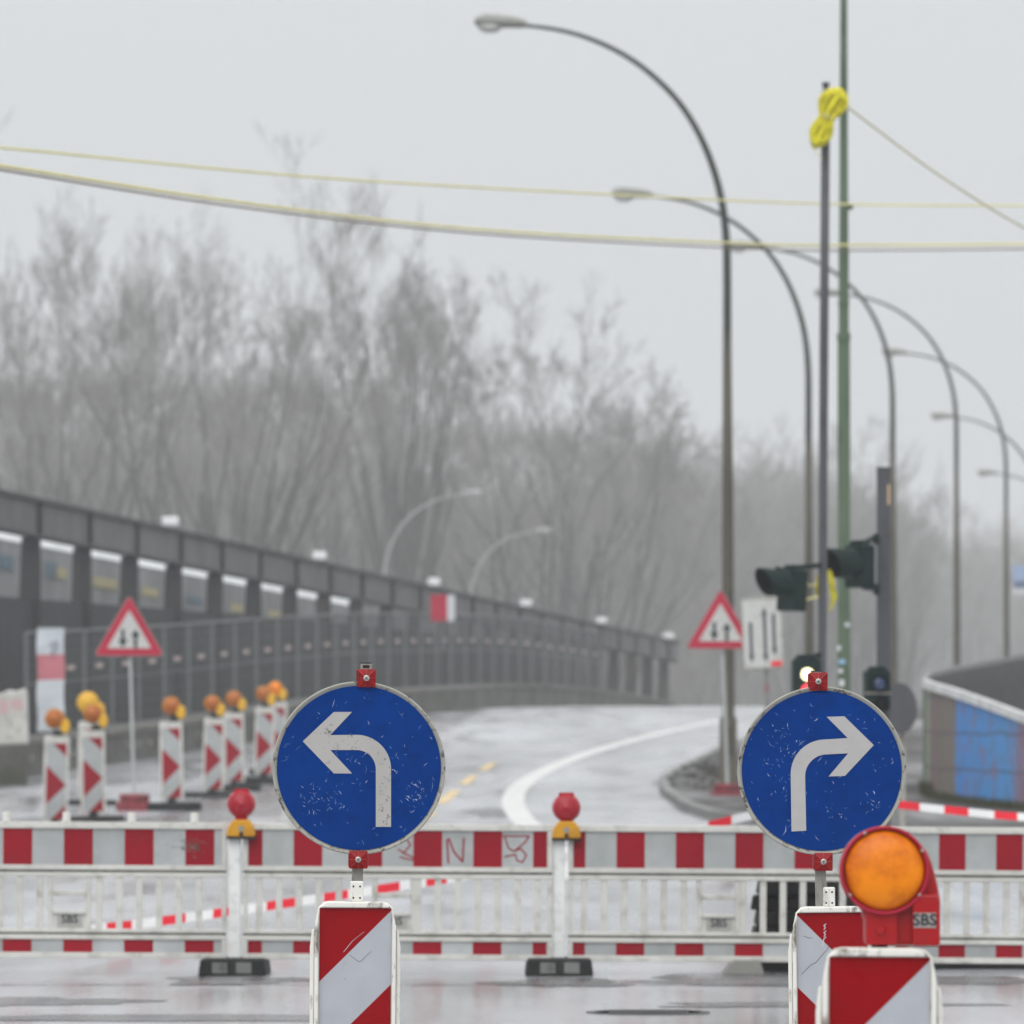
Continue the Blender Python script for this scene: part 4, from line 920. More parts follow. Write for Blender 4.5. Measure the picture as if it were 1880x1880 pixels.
# yellow tape wrapped on the thin mast
t = thing('yellow_strap', 'yellow strap with loose ends wrapped round the thin grey mast between the two signal heads', 'strap', (X_(1511, MY), MY, Z_(1085, MY)))
bm = nb(); w = lambda px, py, d=-0.06: ((px - 1511) * sm, d, (1085 - py) * sm)
def flat(bm, pts, wd):
    pr = None
    for i, p in enumerate(pts):
        cur = [bm.verts.new((p[0] - wd[i], p[1], p[2])), bm.verts.new((p[0] + wd[i], p[1] + 0.01, p[2]))]
        if pr: bm.faces.new((pr[0], pr[1], cur[1], cur[0]))
        pr = cur
flat(bm, [w(1522, 1046), w(1526, 1065), w(1527, 1080), w(1531, 1097), w(1527, 1110), w(1523, 1125)], [0.018, 0.028, 0.03, 0.03, 0.018, 0.006])
flat(bm, [w(1503, 1055, 0.02), w(1500, 1075, 0.02), w(1501, 1098, 0.02)], [0.012, 0.02, 0.012])
bmesh.ops.solidify(bm, geom=bm.faces[:], thickness=0.004); obj('loose_flap', bm, M['rope'], t)
bm = nb(); tube(bm, [w(1478, 1066), w(1486, 1076), w(1500, 1072)], 0.008, 5); tube(bm, [w(1476, 1102), w(1490, 1098), w(1502, 1096)], 0.012, 5)
obj('cord', bm, M['cable'], t)

# cables across the picture
def cable(label, pxs, r, m, name='cable'):
    pts = []
    for x, y in smooth_px([(p[0], p[1]) for p in pxs], 5):
        # depth interpolated along x
        for (a, b) in zip(pxs, pxs[1:]):
            if a[0] <= x <= b[0] + 0.01: Y = a[2] + (b[2] - a[2]) * (x - a[0]) / (b[0] - a[0]); break
        pts.append((X_(x, Y), Y, Z_(y, Y)))
    o = Vector(pts[0]); bm = nb(); tube(bm, [tuple(Vector(p) - o) for p in pts], r, 6)
    e = obj(name, bm, m); e.location = o; tagit(e, label, 'cable')
gyf = GY - 0.12
cable('thin yellow cable crossing the sky, upper of the level ones', [(-200, 258, 66), (0, 271, 68), (560, 324, 76), (1120, 357, 84), (1549, 375, gyf), (2100, 378, gyf)], 0.012, M['cable'])
cable('pale yellow cable crossing the sky, upper strand of the lower sagging pair', [(-200, 275, 60), (0, 304, 63), (400, 366, 70), (850, 419, 78), (1340, 446, 86), (1549, 450, gyf), (2100, 446, gyf)], 0.015, M['cable'])
cable('brown cable hanging just under the lower yellow one, lower strand of the sagging pair', [(-200, 283, 60), (0, 312, 63), (400, 375, 70), (850, 427, 78), (1340, 455, 86), (1549, 460, gyf), (2100, 455, gyf)], 0.010, M['cable_brown'])
cable('thin buff cord slanting down to the right from the yellow rope bundle', [(1545, 188, 82), (1600, 230, 82.3), (1700, 305, 83), (1800, 371, 84), (1880, 418, 85), (2000, 480, 86)], 0.010, mat('buff_cord', (0.5, 0.46, 0.26), 0.6), 'cord')

# ------------------------------------------------------------------ triangle warning signs, lane sign
def tri_round(cx, cz, R_, rc, n=6):
    pts = []
    for a0 in (90, 210, 330):
        c = (cx + (R_ - rc) * math.cos(R(a0)), cz + (R_ - rc) * math.sin(R(a0)))
        for k in range(n + 1):
            a = R(a0 - 60 + 120 * k / n); pts.append((c[0] + rc * math.cos(a), c[1] + rc * math.sin(a)))
    return pts
def warn_sign(px, top, bot, foot_y, Y, yaw, label, wpx, foot_px=None):
    g = Z_(foot_y, Y); t = thing('warning_sign', label, 'road sign', (X_(foot_px or px, Y), Y, g), (0, 0, R(yaw)))
    H = (bot - top) * Y / F; z0 = Z_(bot, Y) - g; R_ = H / 1.5; cz = z0 + H / 3; dx = X_(px, Y) - X_(foot_px or px, Y)
    bm = nb(); prism(bm, tri_round(dx, cz, R_ * 1.03, 0.04), -0.01, 0.012); obj('plate', bm, M['steel'], t)
    bm = nb(); prism(bm, tri_round(dx, cz, R_, 0.035), -0.014, -0.0105); obj('red_border', bm, M['signred'], t)
    bm = nb(); prism(bm, tri_round(dx, cz, R_ * 0.66, 0.012), -0.018, -0.0145); face = obj('white_face', bm, M['signface'], t)
    bm = nb(); a = R_ * 0.17
    # two opposed arrows: down at left, up at right
    cxl, cxr, zc = dx - a, dx + a, cz - R_ * 0.08
    h2 = R_ * 0.25; w1 = R_ * 0.045; w2 = R_ * 0.125
    prism(bm, [(cxl - w1, zc + h2), (cxl + w1, zc + h2), (cxl + w1, zc - h2 * 0.1), (cxl + w2, zc - h2 * 0.1), (cxl, zc - h2), (cxl - w2, zc - h2 * 0.1), (cxl - w1, zc - h2 * 0.1)], -0.021, -0.0185)
    prism(bm, [(cxr - w1, zc - h2), (cxr - w1, zc + h2 * 0.2), (cxr - w2, zc + h2 * 0.2), (cxr, zc + h2), (cxr + w2, zc + h2 * 0.2), (cxr + w1, zc + h2 * 0.2), (cxr + w1, zc - h2)], -0.021, -0.0185)
    obj('arrows', bm, M['black'], face)
    bm = nb(); tube(bm, [(0, 0.04, 0), (dx, 0.04, z0 + H * 0.9)], 0.024, 8); obj('pole', bm, mat('pale_pole', (0.34, 0.36, 0.36), 0.5, metal=0.3), t)
    bm = nb(); box(bm, -0.24, 0.24, -0.2, 0.24, -0.12, 0.03); box(bm, -0.2, 0.2, -0.16, 0.2, 0.03, 0.14); obj('foot', bm, M['redfoot'], t, bevel=0.03)
    return t
warn_sign(237, 1098, 1201, 1476, 118, 8, 'red bordered triangle sign on a red foot among the left striped beacons', 110, 247)
warn_sign(1323, 1086, 1188, 1456, 123, -3, 'red bordered triangle sign with two opposed arrows beside the nearest street lamp pole', 95, 1336)
LYY = 112.0; s = LYY / F
g = Z_(1500, LYY)
t = thing('lane_sign', 'tilted white lane diagram sign with three thin dark arrows beside the right triangle sign', 'road sign', (X_(1414, LYY), LYY, g), (0, R(-2.5), R(-28)))
zc = Z_(1163, LYY) - g
bm = nb(); w, h = 43 * s, 66 * s
prism(bm, [(-w, zc - h), (w, zc - h), (w, zc + h), (-w, zc + h)], -0.012, 0.012); obj('plate', bm, M['rim'], t, bevel=0.01)
bm = nb(); prism(bm, [(-w * 0.90, zc - h * 0.94), (w * 0.90, zc - h * 0.94), (w * 0.90, zc + h * 0.94), (-w * 0.90, zc + h * 0.94)], -0.016, -0.0125); face = obj('white_face', bm, M['signface'], t)
bm = nb()
for x, za, zb_, hd in ((-0.55, -0.72, 0.45, -1), (0.12, -0.72, 0.66, 0), (0.55, -0.55, 0.66, -1)):
    x *= w; a = zc + za * h; b = zc + zb_ * h
    box(bm, x - 3.6*s, x + 3.6*s, -0.02, -0.017, a + 8*s, b - 8*s)
    if hd <= 0: prism(bm, [(x - 7*s, a + 9*s), (x, a - 5*s), (x + 7*s, a + 9*s)], -0.021, -0.0165)
    if hd >= 0: prism(bm, [(x - 7*s, b - 9*s), (x + 7*s, b - 9*s), (x, b + 5*s)], -0.021, -0.0165)
obj('arrows', bm, mat('dark_lane_print', (0.09, 0.085, 0.10), 0.5), face)
bm = nb(); box(bm, w * 0.35, w * 0.88, -0.021, -0.0165, zc - h * 0.92, zc - h * 0.78); obj('red_note', bm, M['tapered'], face)
bm = nb(); tube(bm, [(0, 0.05, 0), (0, 0.05, zc + h * 0.8)], 0.035, 10); obj('pole', bm, mat('rusty_grey_pole', (0.16, 0.16, 0.165), 0.6, dirt=(0.2, 0.06, 0.05), damt=0.8, dscale=5), t)
bm = nb(); box(bm, -0.3, 0.3, -0.2, 0.3, -0.12, 0.06); obj('foot', bm, M['rubber'], t, bevel=0.02)

# ------------------------------------------------------------------ striped beacons
def beacon_body(t, H=1.0, zt=None, dirty=True, peg=True, z0=0.10):
    """plastic body, local: face centre x=0, front toward -y, top at z=zt"""
    zt = zt if zt is not None else z0 + H
    bm = nb()
    out = [(-0.139, z0), (0.139, z0), (0.139, zt - 0.07), (0.129, zt - 0.022), (0.112, zt - 0.004), (0.095, zt), (-0.095, zt), (-0.112, zt - 0.004), (-0.129, zt - 0.022), (-0.139, zt - 0.07)]
    prism(bm, out, 0.0, 0.035)
    # protruding side flanges
    for sx in (-1, 1):
        prism(bm, [(sx * 0.126, z0 + 0.02), (sx * 0.141, z0 + 0.02), (sx * 0.141, zt - 0.085), (sx * 0.1275, zt - 0.035)][::sx], -0.022, -0.0005)
        prism(bm, [(sx * 0.142, z0 + 0.02), (sx * 0.155, z0 + 0.02), (sx * 0.157, zt - 0.16), (sx * 0.150, zt - 0.10), (sx * 0.142, zt - 0.095)][::sx], -0.004, 0.05)
    prism(bm, [(-0.1255, zt - 0.0215), (0.1255, zt - 0.0215), (0.100, zt - 0.002), (-0.100, zt - 0.002)], -0.018, -0.0005)
    obj('body', bm, M['plastic_dirty'], t, bevel=0.005)
def stripes(rect, polys_fn): return polys_fn(rect)
def face_diag(t, zt, zb, sense, mg=('fgrey', 'fred'), hw=0.124, marks=None):
    """reflective face with 45 degree stripes; sense '/' or '\\' """
    bm = nb(); rect = [(-hw, zb), (hw, zb), (hw, zt), (-hw, zt)]
    k = 0; c = 0.0; per = 2 * hw
    while c < (zt - zb) + per + 0.3:
        # value u = (x - x0) + (zt - z) for '/', (x1 - x) + (zt - z) for '\'
        lo, hi = c, c + per * 1.03
        if sense == '/': P = clip(rect, 1, -1, hi - hw - zt + 0.0); P = clip(P, -1, 1, -(lo - hw - zt)) if P else P
        else: P = clip(rect, -1, -1, hi - hw - zt); P = clip(P, 1, 1, -(lo - hw - zt)) if P else P
        if P and len(P) >= 3: prism(bm, P, -0.0035, -0.0008, mi=1 if k % 2 == 0 else 0)
        c = hi; k += 1
    if marks: marks(bm)
    return obj('striped_face', bm, [M[mg[0]], M[mg[1]], M['scratch'], M['scratch_dark']], t)
def peg(t, x, z0, h, w):
    bm = nb(); prism(bm, [(x - w/2, z0), (x + w/2, z0), (x + w/2, z0 + h), (x - w/2, z0 + h)], 0.0, w * 0.9)
    o = obj('peg', bm, M['plastic_dirty'], t, bevel=0.005)
    bm = nb()
    for dx, dz in ((-0.25, 0.2), (0.25, 0.2), (-0.25, 0.75), (0.25, 0.75)):
        prism(bm, disc(x + dx * w, z0 + dz * h, 0.0035, 10), -0.001, 0.0005)
    obj('hole', bm, M['dark'], o)
def base_plate(t, w=0.8, d=0.4):
    bm = nb(); prism(bm, [(-w/2, 0), (w/2, 0), (w/2 - 0.05, 0.12), (-w/2 + 0.05, 0.12)], -d/2, d/2); box(bm, -0.1, 0.1, -0.06, 0.09, 0.12, 0.16)
    obj('rubber_base', bm, M['rubber'], t, bevel=0.01)

def arrow_sign(px, py, rpx, Y, tilt, poly, label, top_clamp, bot_clamp, pole_top, pole_bot, seed, dirty_arrow=True):
    s = Y / F; base = Vector((X_(px, Y), Y, gz(Y)))
    t = thing('arrow_sign', label, 'road sign', base)
    L = lambda x, y: ((x - px) * s, Z_(y, Y) - base.z)
    cz = L(px, py)[1]; r = rpx * s
    bm = nb(); lathe(bm, [(r * 0.2, 0.006), (r * 0.985, 0.006), (r, 0.004), (r, -0.012), (r * 0.985, -0.015), (r * 0.965, -0.006), (r * 0.2, -0.006)], c=(0, 0, cz), n=96)
    obj('rim', bm, M['rim'], t)
    rnd = random.Random(seed)
    bm = nb(); prism(bm, disc(0, cz, r * 0.947, 96), -0.0085, -0.0062, mi=0)
    def inarrow(x, z):
        inside = False; n = len(poly); j = n - 1
        for i in range(n):
            xi, zi = L(*poly[i]); xj, zj = L(*poly[j])
            if (zi > z) != (zj > z) and x < (xj - xi) * (z - zi) / (zj - zi) + xi: inside = not inside
            j = i
        return inside
    ctr = [0, 0, r * 0.92]
    def scr(cnt, rr, big=1.0):
        for _ in range(cnt):
            a = rnd.uniform(0, 2*math.pi); q = ctr[2] * math.sqrt(rnd.random()); x, z = ctr[0] + q * math.cos(a), cz + ctr[1] + q * math.sin(a)
            if inarrow(x, z): continue
            an = rnd.choice([rnd.gauss(0.9, 0.5), rnd.gauss(-0.8, 0.4), rnd.uniform(0, 3.1)]); Ls = rnd.uniform(0.003, 0.020) * big; w = rnd.uniform(0.0005, 0.0011) * (1.6 if rnd.random() < 0.12 else 1)
            d = Vector((math.cos(an), math.sin(an))); nn = Vector((-d.y, d.x)) * w; c = Vector((x, z)); cur = rnd.uniform(-0.2, 0.2) * Ls
            if Vector((x + d.x * Ls, z - cz + d.y * Ls)).length > r * 0.93: continue
            m2 = c + d * Ls * 0.5 + Vector((-d.y, d.x)) * cur; e = c + d * Ls
            prism(bm, [tuple(c), tuple(m2 - nn), tuple(e), tuple(m2 + nn)], -0.0092, -0.0080, mi=1 if rnd.random() < 0.3 else 2)
    scr(75, r); scr(16, r, 2.2)
    for _ in range(9):
        a_ = rnd.uniform(0, 6.28); q_ = r * 0.75 * math.sqrt(rnd.random()); ctr[:] = [q_ * math.cos(a_), q_ * math.sin(a_), r * 0.13]; scr(11, r)
    ctr[:] = [0, 0, r * 0.92]
    obj('blue_face', bm, [M['blue'], M['scratch'], mat('faint_scratch', (0.13, 0.26, 0.45), 0.5)], t)
    bm = nb(); prism(bm, [L(*p) for p in poly], -0.0112, -0.0095)
    if dirty_arrow:
        for _ in range(46):
            k = rnd.random(); 
            if k < 0.5: x, y = rnd.uniform(575, 690), rnd.gauss(1360, 9)
            else: x, y = rnd.uniform(692, 716), rnd.uniform(1380, 1515)
            X2, Z2 = L(x, y)
            if not inarrow(X2, Z2): continue
            an = rnd.uniform(0.5, 2.2) if k > 0.5 else rnd.uniform(0, 3.1); Ls = rnd.uniform(0.001, 0.011) * (1.5 if k > 0.5 else 0.7); d = Vector((math.cos(an), math.sin(an))); nn = Vector((-d.y, d.x)) * rnd.uniform(0.0005, 0.0012); c = Vector((X2, Z2)); e = c + d * Ls
            if not inarrow(e.x, e.y): continue
            m2 = (c + e) / 2 + nn * rnd.uniform(-3, 3); prism(bm, [tuple(c), tuple(m2 - nn), tuple(e), tuple(m2 + nn)], -0.0118, -0.0110, mi=1)
    else:
        for _ in range(26):
            k = rnd.randrange(len(poly)); X2, Z2 = L(poly[k][0] + rnd.uniform(-60, 60), poly[k][1] + rnd.uniform(-60, 60))
            if inarrow(X2, Z2): prism(bm, disc(X2, Z2, rnd.uniform(0.0006, 0.0014), 6), -0.0118, -0.0110, mi=1)
    obj('arrow', bm, [M['signwhite'] if dirty_arrow else M['signwhite_clean'], M['scratch_dark']], t)
    # square steel pole behind the plate, leaning slightly
    pt = L(*pole_top); pb = L(*pole_bot); d = Vector((pb[0] - pt[0], 0, pb[1] - pt[1])); k = (pb[1] - 0.05) / (pt[1] - pb[1])
    foot = (pb[0] - (pt[0] - pb[0]) * k, 0.05)
    hw = 0.0195
    bm = nb(); prism(bm, [(foot[0] - hw, foot[1]), (foot[0] + hw, foot[1]), (pt[0] + hw, pt[1]), (pt[0] - hw, pt[1])], 0.020, 0.059)
    pole = obj('pole', bm, M['steel'], t, bevel=0.003)
    bm = nb(); box(bm, pt[0] - hw * 0.6, pt[0] + hw * 0.6, 0.0185, 0.0195, pt[1] - 0.016, pt[1] - 0.006); obj('hole', bm, M['dark'], pole)
    bm = nb(); box(bm, pt[0] - hw - 0.001, pt[0] + hw + 0.001, 0.019, 0.061, pt[1], pt[1] + 0.003); obj('cap', bm, M['mastblack'], pole)
    for (cx, cy) in (top_clamp, bot_clamp):
        x, z = L(cx, cy); h = 16.5 * s
        bm = nb()
        # square pyramid frustum with ribs
        v0 = [(x - h, z - h), (x + h, z - h), (x + h, z + h), (x - h, z + h)]; v1 = [(x - h*0.35, z - h*0.35), (x + h*0.35, z - h*0.35), (x + h*0.35, z + h*0.35), (x - h*0.35, z + h*0.35)]
        A = [bm.verts.new((a, 0.018, b)) for a, b in v0]; B = [bm.verts.new((a, -0.022, b)) for a, b in v0]; C = [bm.verts.new((a, -0.030, b)) for a, b in v1]
        for i in range(4):
            j = (i + 1) % 4; bm.faces.new((A[i], A[j], B[j], B[i])); bm.faces.new((B[i], B[j], C[j], C[i]))
        bm.faces.new(C); bm.faces.new(A[::-1])
        for i in range(8):
            a = i * math.pi / 4; m_ = 1.36 if i % 2 else 0.98
            p1 = Vector((x + math.cos(a) * h * 0.40, -0.030, z + math.sin(a) * h * 0.40)); p2 = Vector((x + math.cos(a) * h * m_, -0.0225, z + math.sin(a) * h * m_))
            tube(bm, [p1, p2], 0.0011, 5, mi=1)
        box(bm, x - h * 1.12, x - h * 1.002, -0.01, 0.05, z - h * 0.85, z + h * 0.85); box(bm, x + h * 1.002, x + h * 1.05, 0.0, 0.05, z - h * 0.8, z + h * 0.8)
        cl = obj('clamp', bm, [M['clampred'], M['clampline']], t)
        bm = nb(); lathe(bm, [(0.0105, -0.029), (0.0105, -0.033), (0.0075, -0.033)], c=(x, 0, z), n=24); lathe(bm, [(0.0068, -0.033), (0.0066, -0.039), (0.0045, -0.0395)], c=(x, 0, z), n=20)
        bo = obj('bolt', bm, M['bolt'], cl)
        bm = nb(); lathe(bm, [(0.0032, -0.0396), (0.0032, -0.0402)], c=(x, 0, z), n=6); obj('hole', bm, M['dark'], cl)
    base_plate(t)
    return t
def arcpts(cx, cy, r, a0, a1, n=14): return [(cx + r * math.cos(R(a0 + (a1 - a0) * k / n)), cy - r * math.sin(R(a0 + (a1 - a0) * k / n))) for k in range(n + 1)]
polyL = [(556, 1361), (613, 1307), (646.5, 1307), (606.5, 1349.5)] + arcpts(655, 1412, 63, 90, 0) + [(718, 1518), (690, 1518)] + arcpts(655, 1412, 35, 0, 90) + [(606.5, 1377), (646.5, 1420), (613, 1420)]
polyR = [(1604, 1368), (1551, 1424.5), (1521, 1425.5), (1557, 1383)] + [(x, y) for x, y in arcpts(1518, 1425, 40, 90, 180)] + [(1480, 1525), (1453, 1526.5)] + [(x, y) for x, y in arcpts(1515, 1421, 63.5, 180, 90)] + [(1556, 1355), (1517.5, 1316), (1550, 1315)]
arrow_sign(659, 1410, 159, 29.8, 0, polyL, 'round blue sign with a white arrow bending left, scuffed, left of the two', (673, 1245), (658, 1578), (672, 1218), (654, 1655), 4)
arrow_sign(1508.5, 1415, 155, 30.5, 0, polyR, 'round blue sign with a white arrow bending right, behind the big amber lamp', (1502, 1251), (1511.5, 1582), (1499, 1233), (1508, 1655), 9, dirty_arrow=False)

# left near beacon
Y = 29.55; g = gz(Y)
t = thing('striped_beacon', 'big red and white striped beacon board standing under the left arrow sign', 'beacon', (X_(649, Y), Y, g), (0, R(0.4), R(1.5)))
zt = Z_(1655, Y) - g
beacon_body(t, zt=zt, z0=0.08)
def marksL(bm):
    ribbon(bm, [(-0.04, zt - 0.175), (-0.008, zt - 0.135)], 0.0016, -0.0042, -0.003, 2); ribbon(bm, [(-0.01, zt - 0.137), (0.03, zt - 0.105)], 0.001, -0.0042, -0.003, 2)
    ribbon(bm, [(-0.02, zt - 0.185), (0.012, zt - 0.208), (0.022, zt - 0.206), (0.034, zt - 0.192), (0.056, zt - 0.172)], 0.0011, -0.0042, -0.003, 3)
    for _ in range(10): 
        r1 = random.uniform(-0.11, 0.11); r2 = random.uniform(0.03, 0.6); prism(bm, disc(r1, zt - r2, random.uniform(0.0006, 0.0016), 6), -0.0042, -0.003, 3)
face_diag(t, zt - 0.0235, 0.12, '/', marks=marksL)
peg(t, 0.004, zt - 0.002, 0.072, 0.046); base_plate(t)
# right near beacon
Y = 30.25; g = gz(Y)
t = thing('striped_beacon', 'red and white striped beacon board under the right arrow sign, half behind the amber lamp', 'beacon', (X_(1532, Y), Y, g), (0, R(-0.5), R(-2)))
zt = Z_(1664, Y) - g
beacon_body(t, zt=zt, z0=0.08)
def marksR(bm):
    ribbon(bm, [(-0.035, zt - 0.14), (-0.03, zt - 0.115), (-0.022, zt - 0.108)], 0.003, -0.0042, -0.003, 2)
    for dz in (0.0, 0.025): ribbon(bm, [(-0.022, zt - 0.062 - dz), (-0.03, zt - 0.068 - dz), (-0.024, zt - 0.074 - dz), (-0.03, zt - 0.082 - dz)], 0.0028, -0.0042, -0.003, 2)
    ribbon(bm, [(-0.11, zt - 0.24), (-0.075, zt - 0.205), (-0.06, zt - 0.20), (-0.035, zt - 0.17), (-0.02, zt - 0.155), (0.0, zt - 0.12)], 0.0014, -0.0042, -0.003, 3)
    ribbon(bm, [(-0.1, zt - 0.105), (-0.08, zt - 0.112), (-0.07, zt - 0.11)], 0.0012, -0.0042, -0.003, 3)
face_diag(t, zt - 0.0235, 0.12, '\\', marks=marksR)
peg(t, -0.01, zt - 0.002, 0.070, 0.042); base_plate(t)
# front beacon with its amber lamp
Y = 21.05; g = gz(Y); FYb = Y
t = thing('striped_beacon', 'nearest red and white striped beacon board, carrying the big amber lamp at bottom right', 'beacon', (X_(1611, Y), Y, g), (0, R(0.3), R(-1.5)))
zt = Z_(1740, Y) - g
beacon_body(t, zt=zt, z0=0.08); face_diag(t, zt - 0.0235, 0.12, '/'); base_plate(t)
s = Y / F
t = thing('amber_lamp', 'big amber warning lamp in a red housing on the nearest beacon at bottom right', 'warning lamp', (X_(1611, Y), Y + 0.02, Z_(1740, Y)))
L = lambda x, y: ((x - 1611) * s, (1740 - y) * s)
cx, cz = L(1624, 1598)
bm = nb()
# egg-shaped housing: round ring on the left running into the box at lower right
out = [L(1624 + 82 * math.cos(R(a)), 1600 - 82 * math.sin(R(a))) for a in range(35, 215, 6)]
out += [L(*p) for p in ((1560, 1648), (1582, 1672), (1588, 1690), (1588, 1737), (1722, 1737), (1727, 1700), (1727, 1650), (1722, 1622), (1712, 1585), (1702, 1560))]
prism(bm, out[::-1], 0.0, 0.075); obj('housing', bm, M['lampred'], t, bevel=0.012)
bm = nb(); lathe(bm, [(81 * s, 0.0), (82 * s, -0.028), (79.5 * s, -0.034), (75.5 * s, -0.030), (73 * s, -0.006)], c=(cx, 0, cz), n=64); obj('bezel', bm, M['lampredrim'], t)
bm = nb(); prof = [(73.0 * s, -0.010), (72.6 * s, -0.024), (66 * s, -0.034), (54 * s, -0.043), (38 * s, -0.050), (18 * s, -0.0535), (6 * s, -0.0543), (0.5 * s, -0.0544)]
lathe(bm, prof, c=(cx, 0, cz), n=64)
# concentric fresnel ridges
for k in range(1, 9):
    rr_ = k * 8 * s; y = -0.0545 + 0.024 * (k * 8 / 73.0) ** 2.2
    tube(bm, [(cx + rr_ * math.cos(a), y, cz + rr_ * math.sin(a)) for a in [2*math.pi*j/48 for j in range(49)]], 0.00035, 5, cap=False)
obj('amber_lens', bm, M['orange'], t)
for a in (28, 118, 215, 325):
    bm = nb(); lathe(bm, [(0.004, -0.034), (0.004, -0.0385), (0.002, -0.039)], c=(cx + 77.5 * s * math.cos(R(a)), 0, cz + 77.5 * s * math.sin(R(a))), n=12); obj('screw', bm, M['bolt'], t)
bm = nb(); prism(bm, [L(*p) for p in ((1675, 1737), (1675, 1655), (1688, 1642), (1722, 1642), (1726, 1652), (1726, 1737))][::-1], -0.030, -0.0005); bx_ = obj('battery_box', bm, M['lampred'], t, bevel=0.006)
bm = nb(); a = L(1675, 1703); b = L(1718, 1676); box(bm, a[0] + 0.003, b[0], -0.0325, -0.0303, a[1], b[1]); add_text(bm, 'SBS', 0.040, (a[0] + b[0]) / 2 + 0.001, -0.0335, (a[1] + b[1]) / 2, 1, 0.0008); obj('logo_plate', bm, [mat('logo_plate_grey', (0.42, 0.38, 0.36), 0.5), M['black']], t)
bm = nb(); a = L(1590, 1735); b = L(1648, 1662); box(bm, a[0], b[0], -0.018, -0.0005, a[1], b[1]); lathe(bm, [(0.012, -0.018), (0.012, -0.026), (0.006, -0.027)], c=(L(1617, 1708)[0], 0, L(1617, 1708)[1]), n=16); obj('mount', bm, M['lampred'], t, bevel=0.004)
bm = nb(); tube(bm, [(L(1617, 0)[0], 0.03, -0.01), (L(1617, 0)[0], 0.03, 0.006)], 0.02, 12); obj('stud', bm, M['rubber'], t)

# far arrow beacons
def far_beacon():
    t = thing('striped_beacon', '', 'beacon', group='striped beacons with amber lamps on the left of the road')
    z0, zt = 0.14, 1.22
    bm = nb(); prism(bm, [(-0.16, z0), (0.16, z0), (0.16, zt - 0.03), (0.14, zt), (-0.14, zt), (-0.16, zt - 0.03)], 0.0, 0.05); obj('body', bm, M['bwhite'], t)
    bm = nb(); hw = 0.125; a0 = z0 + 0.02; a1 = zt - 0.10; mid = a1 - 0.53
    up = [(-hw, mid), (hw, mid), (hw, a1), (-hw, a1)]; lo = [(-hw, a0), (hw, a0), (hw, mid), (-hw, mid)]
    def val(P, sgn, lo_, hi_):   # v = (a1 - z) - sgn*(x + hw)
        # keep lo_ <= v <= hi_
        P = clip(P, -sgn, -1, hi_ - a1 + sgn * hw); return clip(P, sgn, 1, -(lo_ - a1 + sgn * hw)) if P else P
    for P, mi in ((val(up, 1, -9, -0.075), 1), (val(up, 1, -0.075, 0.28), 0), (val(up, 1, 0.28, 9), 1), (val(lo, -1, -9, 0.78), 1), (val(lo, -1, 0.78, 1.03), 0), (val(lo, -1, 1.03, 9), 1)):
        if P and len(P) > 2: prism(bm, P, -0.004, -0.001, mi)
    obj('striped_face', bm, [M['bgrey'], M['bred']], t)
    bm = nb(); box(bm, -0.4, 0.4, -0.2, 0.2, -0.02, 0.10); box(bm, -0.06, 0.06, -0.05, 0.06, 0.10, 0.16); obj('rubber_base', bm, M['rubber'], t, bevel=0.02)
    return t
def far_lamp():
    t = thing('amber_lamp', '', 'warning lamp', group='amber lamps on the left striped beacons')
    bm = nb(); lathe(bm, [(0.125, 0.04), (0.13, -0.02), (0.12, -0.03)], c=(-0.03, 0, 0.21), n=28); obj('ring', bm, M['yellow'], t)
    bm = nb(); lathe(bm, [(0.118, -0.031), (0.105, -0.06), (0.06, -0.08), (0.01, -0.085)], c=(-0.03, 0, 0.21), n=28); obj('amber_lens', bm, M['orange_far'], t)
    bm = nb(); lathe(bm, [(0.055, -0.06), (0.065, -0.03), (0.065, 0.04)], c=(0.10, 0, 0.12), n=18, sz=1.5); obj('battery_box', bm, M['yellowbright'], t)
    bm = nb(); box(bm, -0.05, 0.07, -0.03, 0.03, 0.0, 0.07); obj('mount', bm, M['rubber'], t)
    return t
fb = [(101, 1350, 108, 6, 'leftmost striped beacon on the left of the road, nearest of its row'), (172, 1340, 111, 4, 'striped beacon with a second one tucked behind it, left of the triangle sign pole'), (163, 1324, 122, 2, 'striped beacon hidden behind another, only its white top corner showing'),
      (316, 1324, 118, -4, 'striped beacon standing alone right of the triangle sign foot'), (390, 1318, 128, -8, 'striped beacon left one of the pair left of the blue arrow sign'), (430, 1308, 133, -8, 'striped beacon right one of the pair left of the blue arrow sign'), (484, 1298, 137, -12, 'striped beacon touching the left rim of the blue arrow sign'), (505, 1288, 142, -14, 'striped beacon farthest of its row, half behind the blue arrow sign')]
ll = ['amber lamp on the leftmost striped beacon', 'amber lamp with a yellow box on the front beacon of the doubled ones', 'bright yellow lamp on the beacon hidden behind another', 'amber lamp on the striped beacon standing alone', 'amber lamp on the left beacon of the pair', 'amber lamp on the right beacon of the pair', 'amber lamp on the beacon touching the blue sign rim', 'bright orange lamp on the farthest striped beacon of the row']
fb0 = far_beacon(); fl0 = far_lamp()
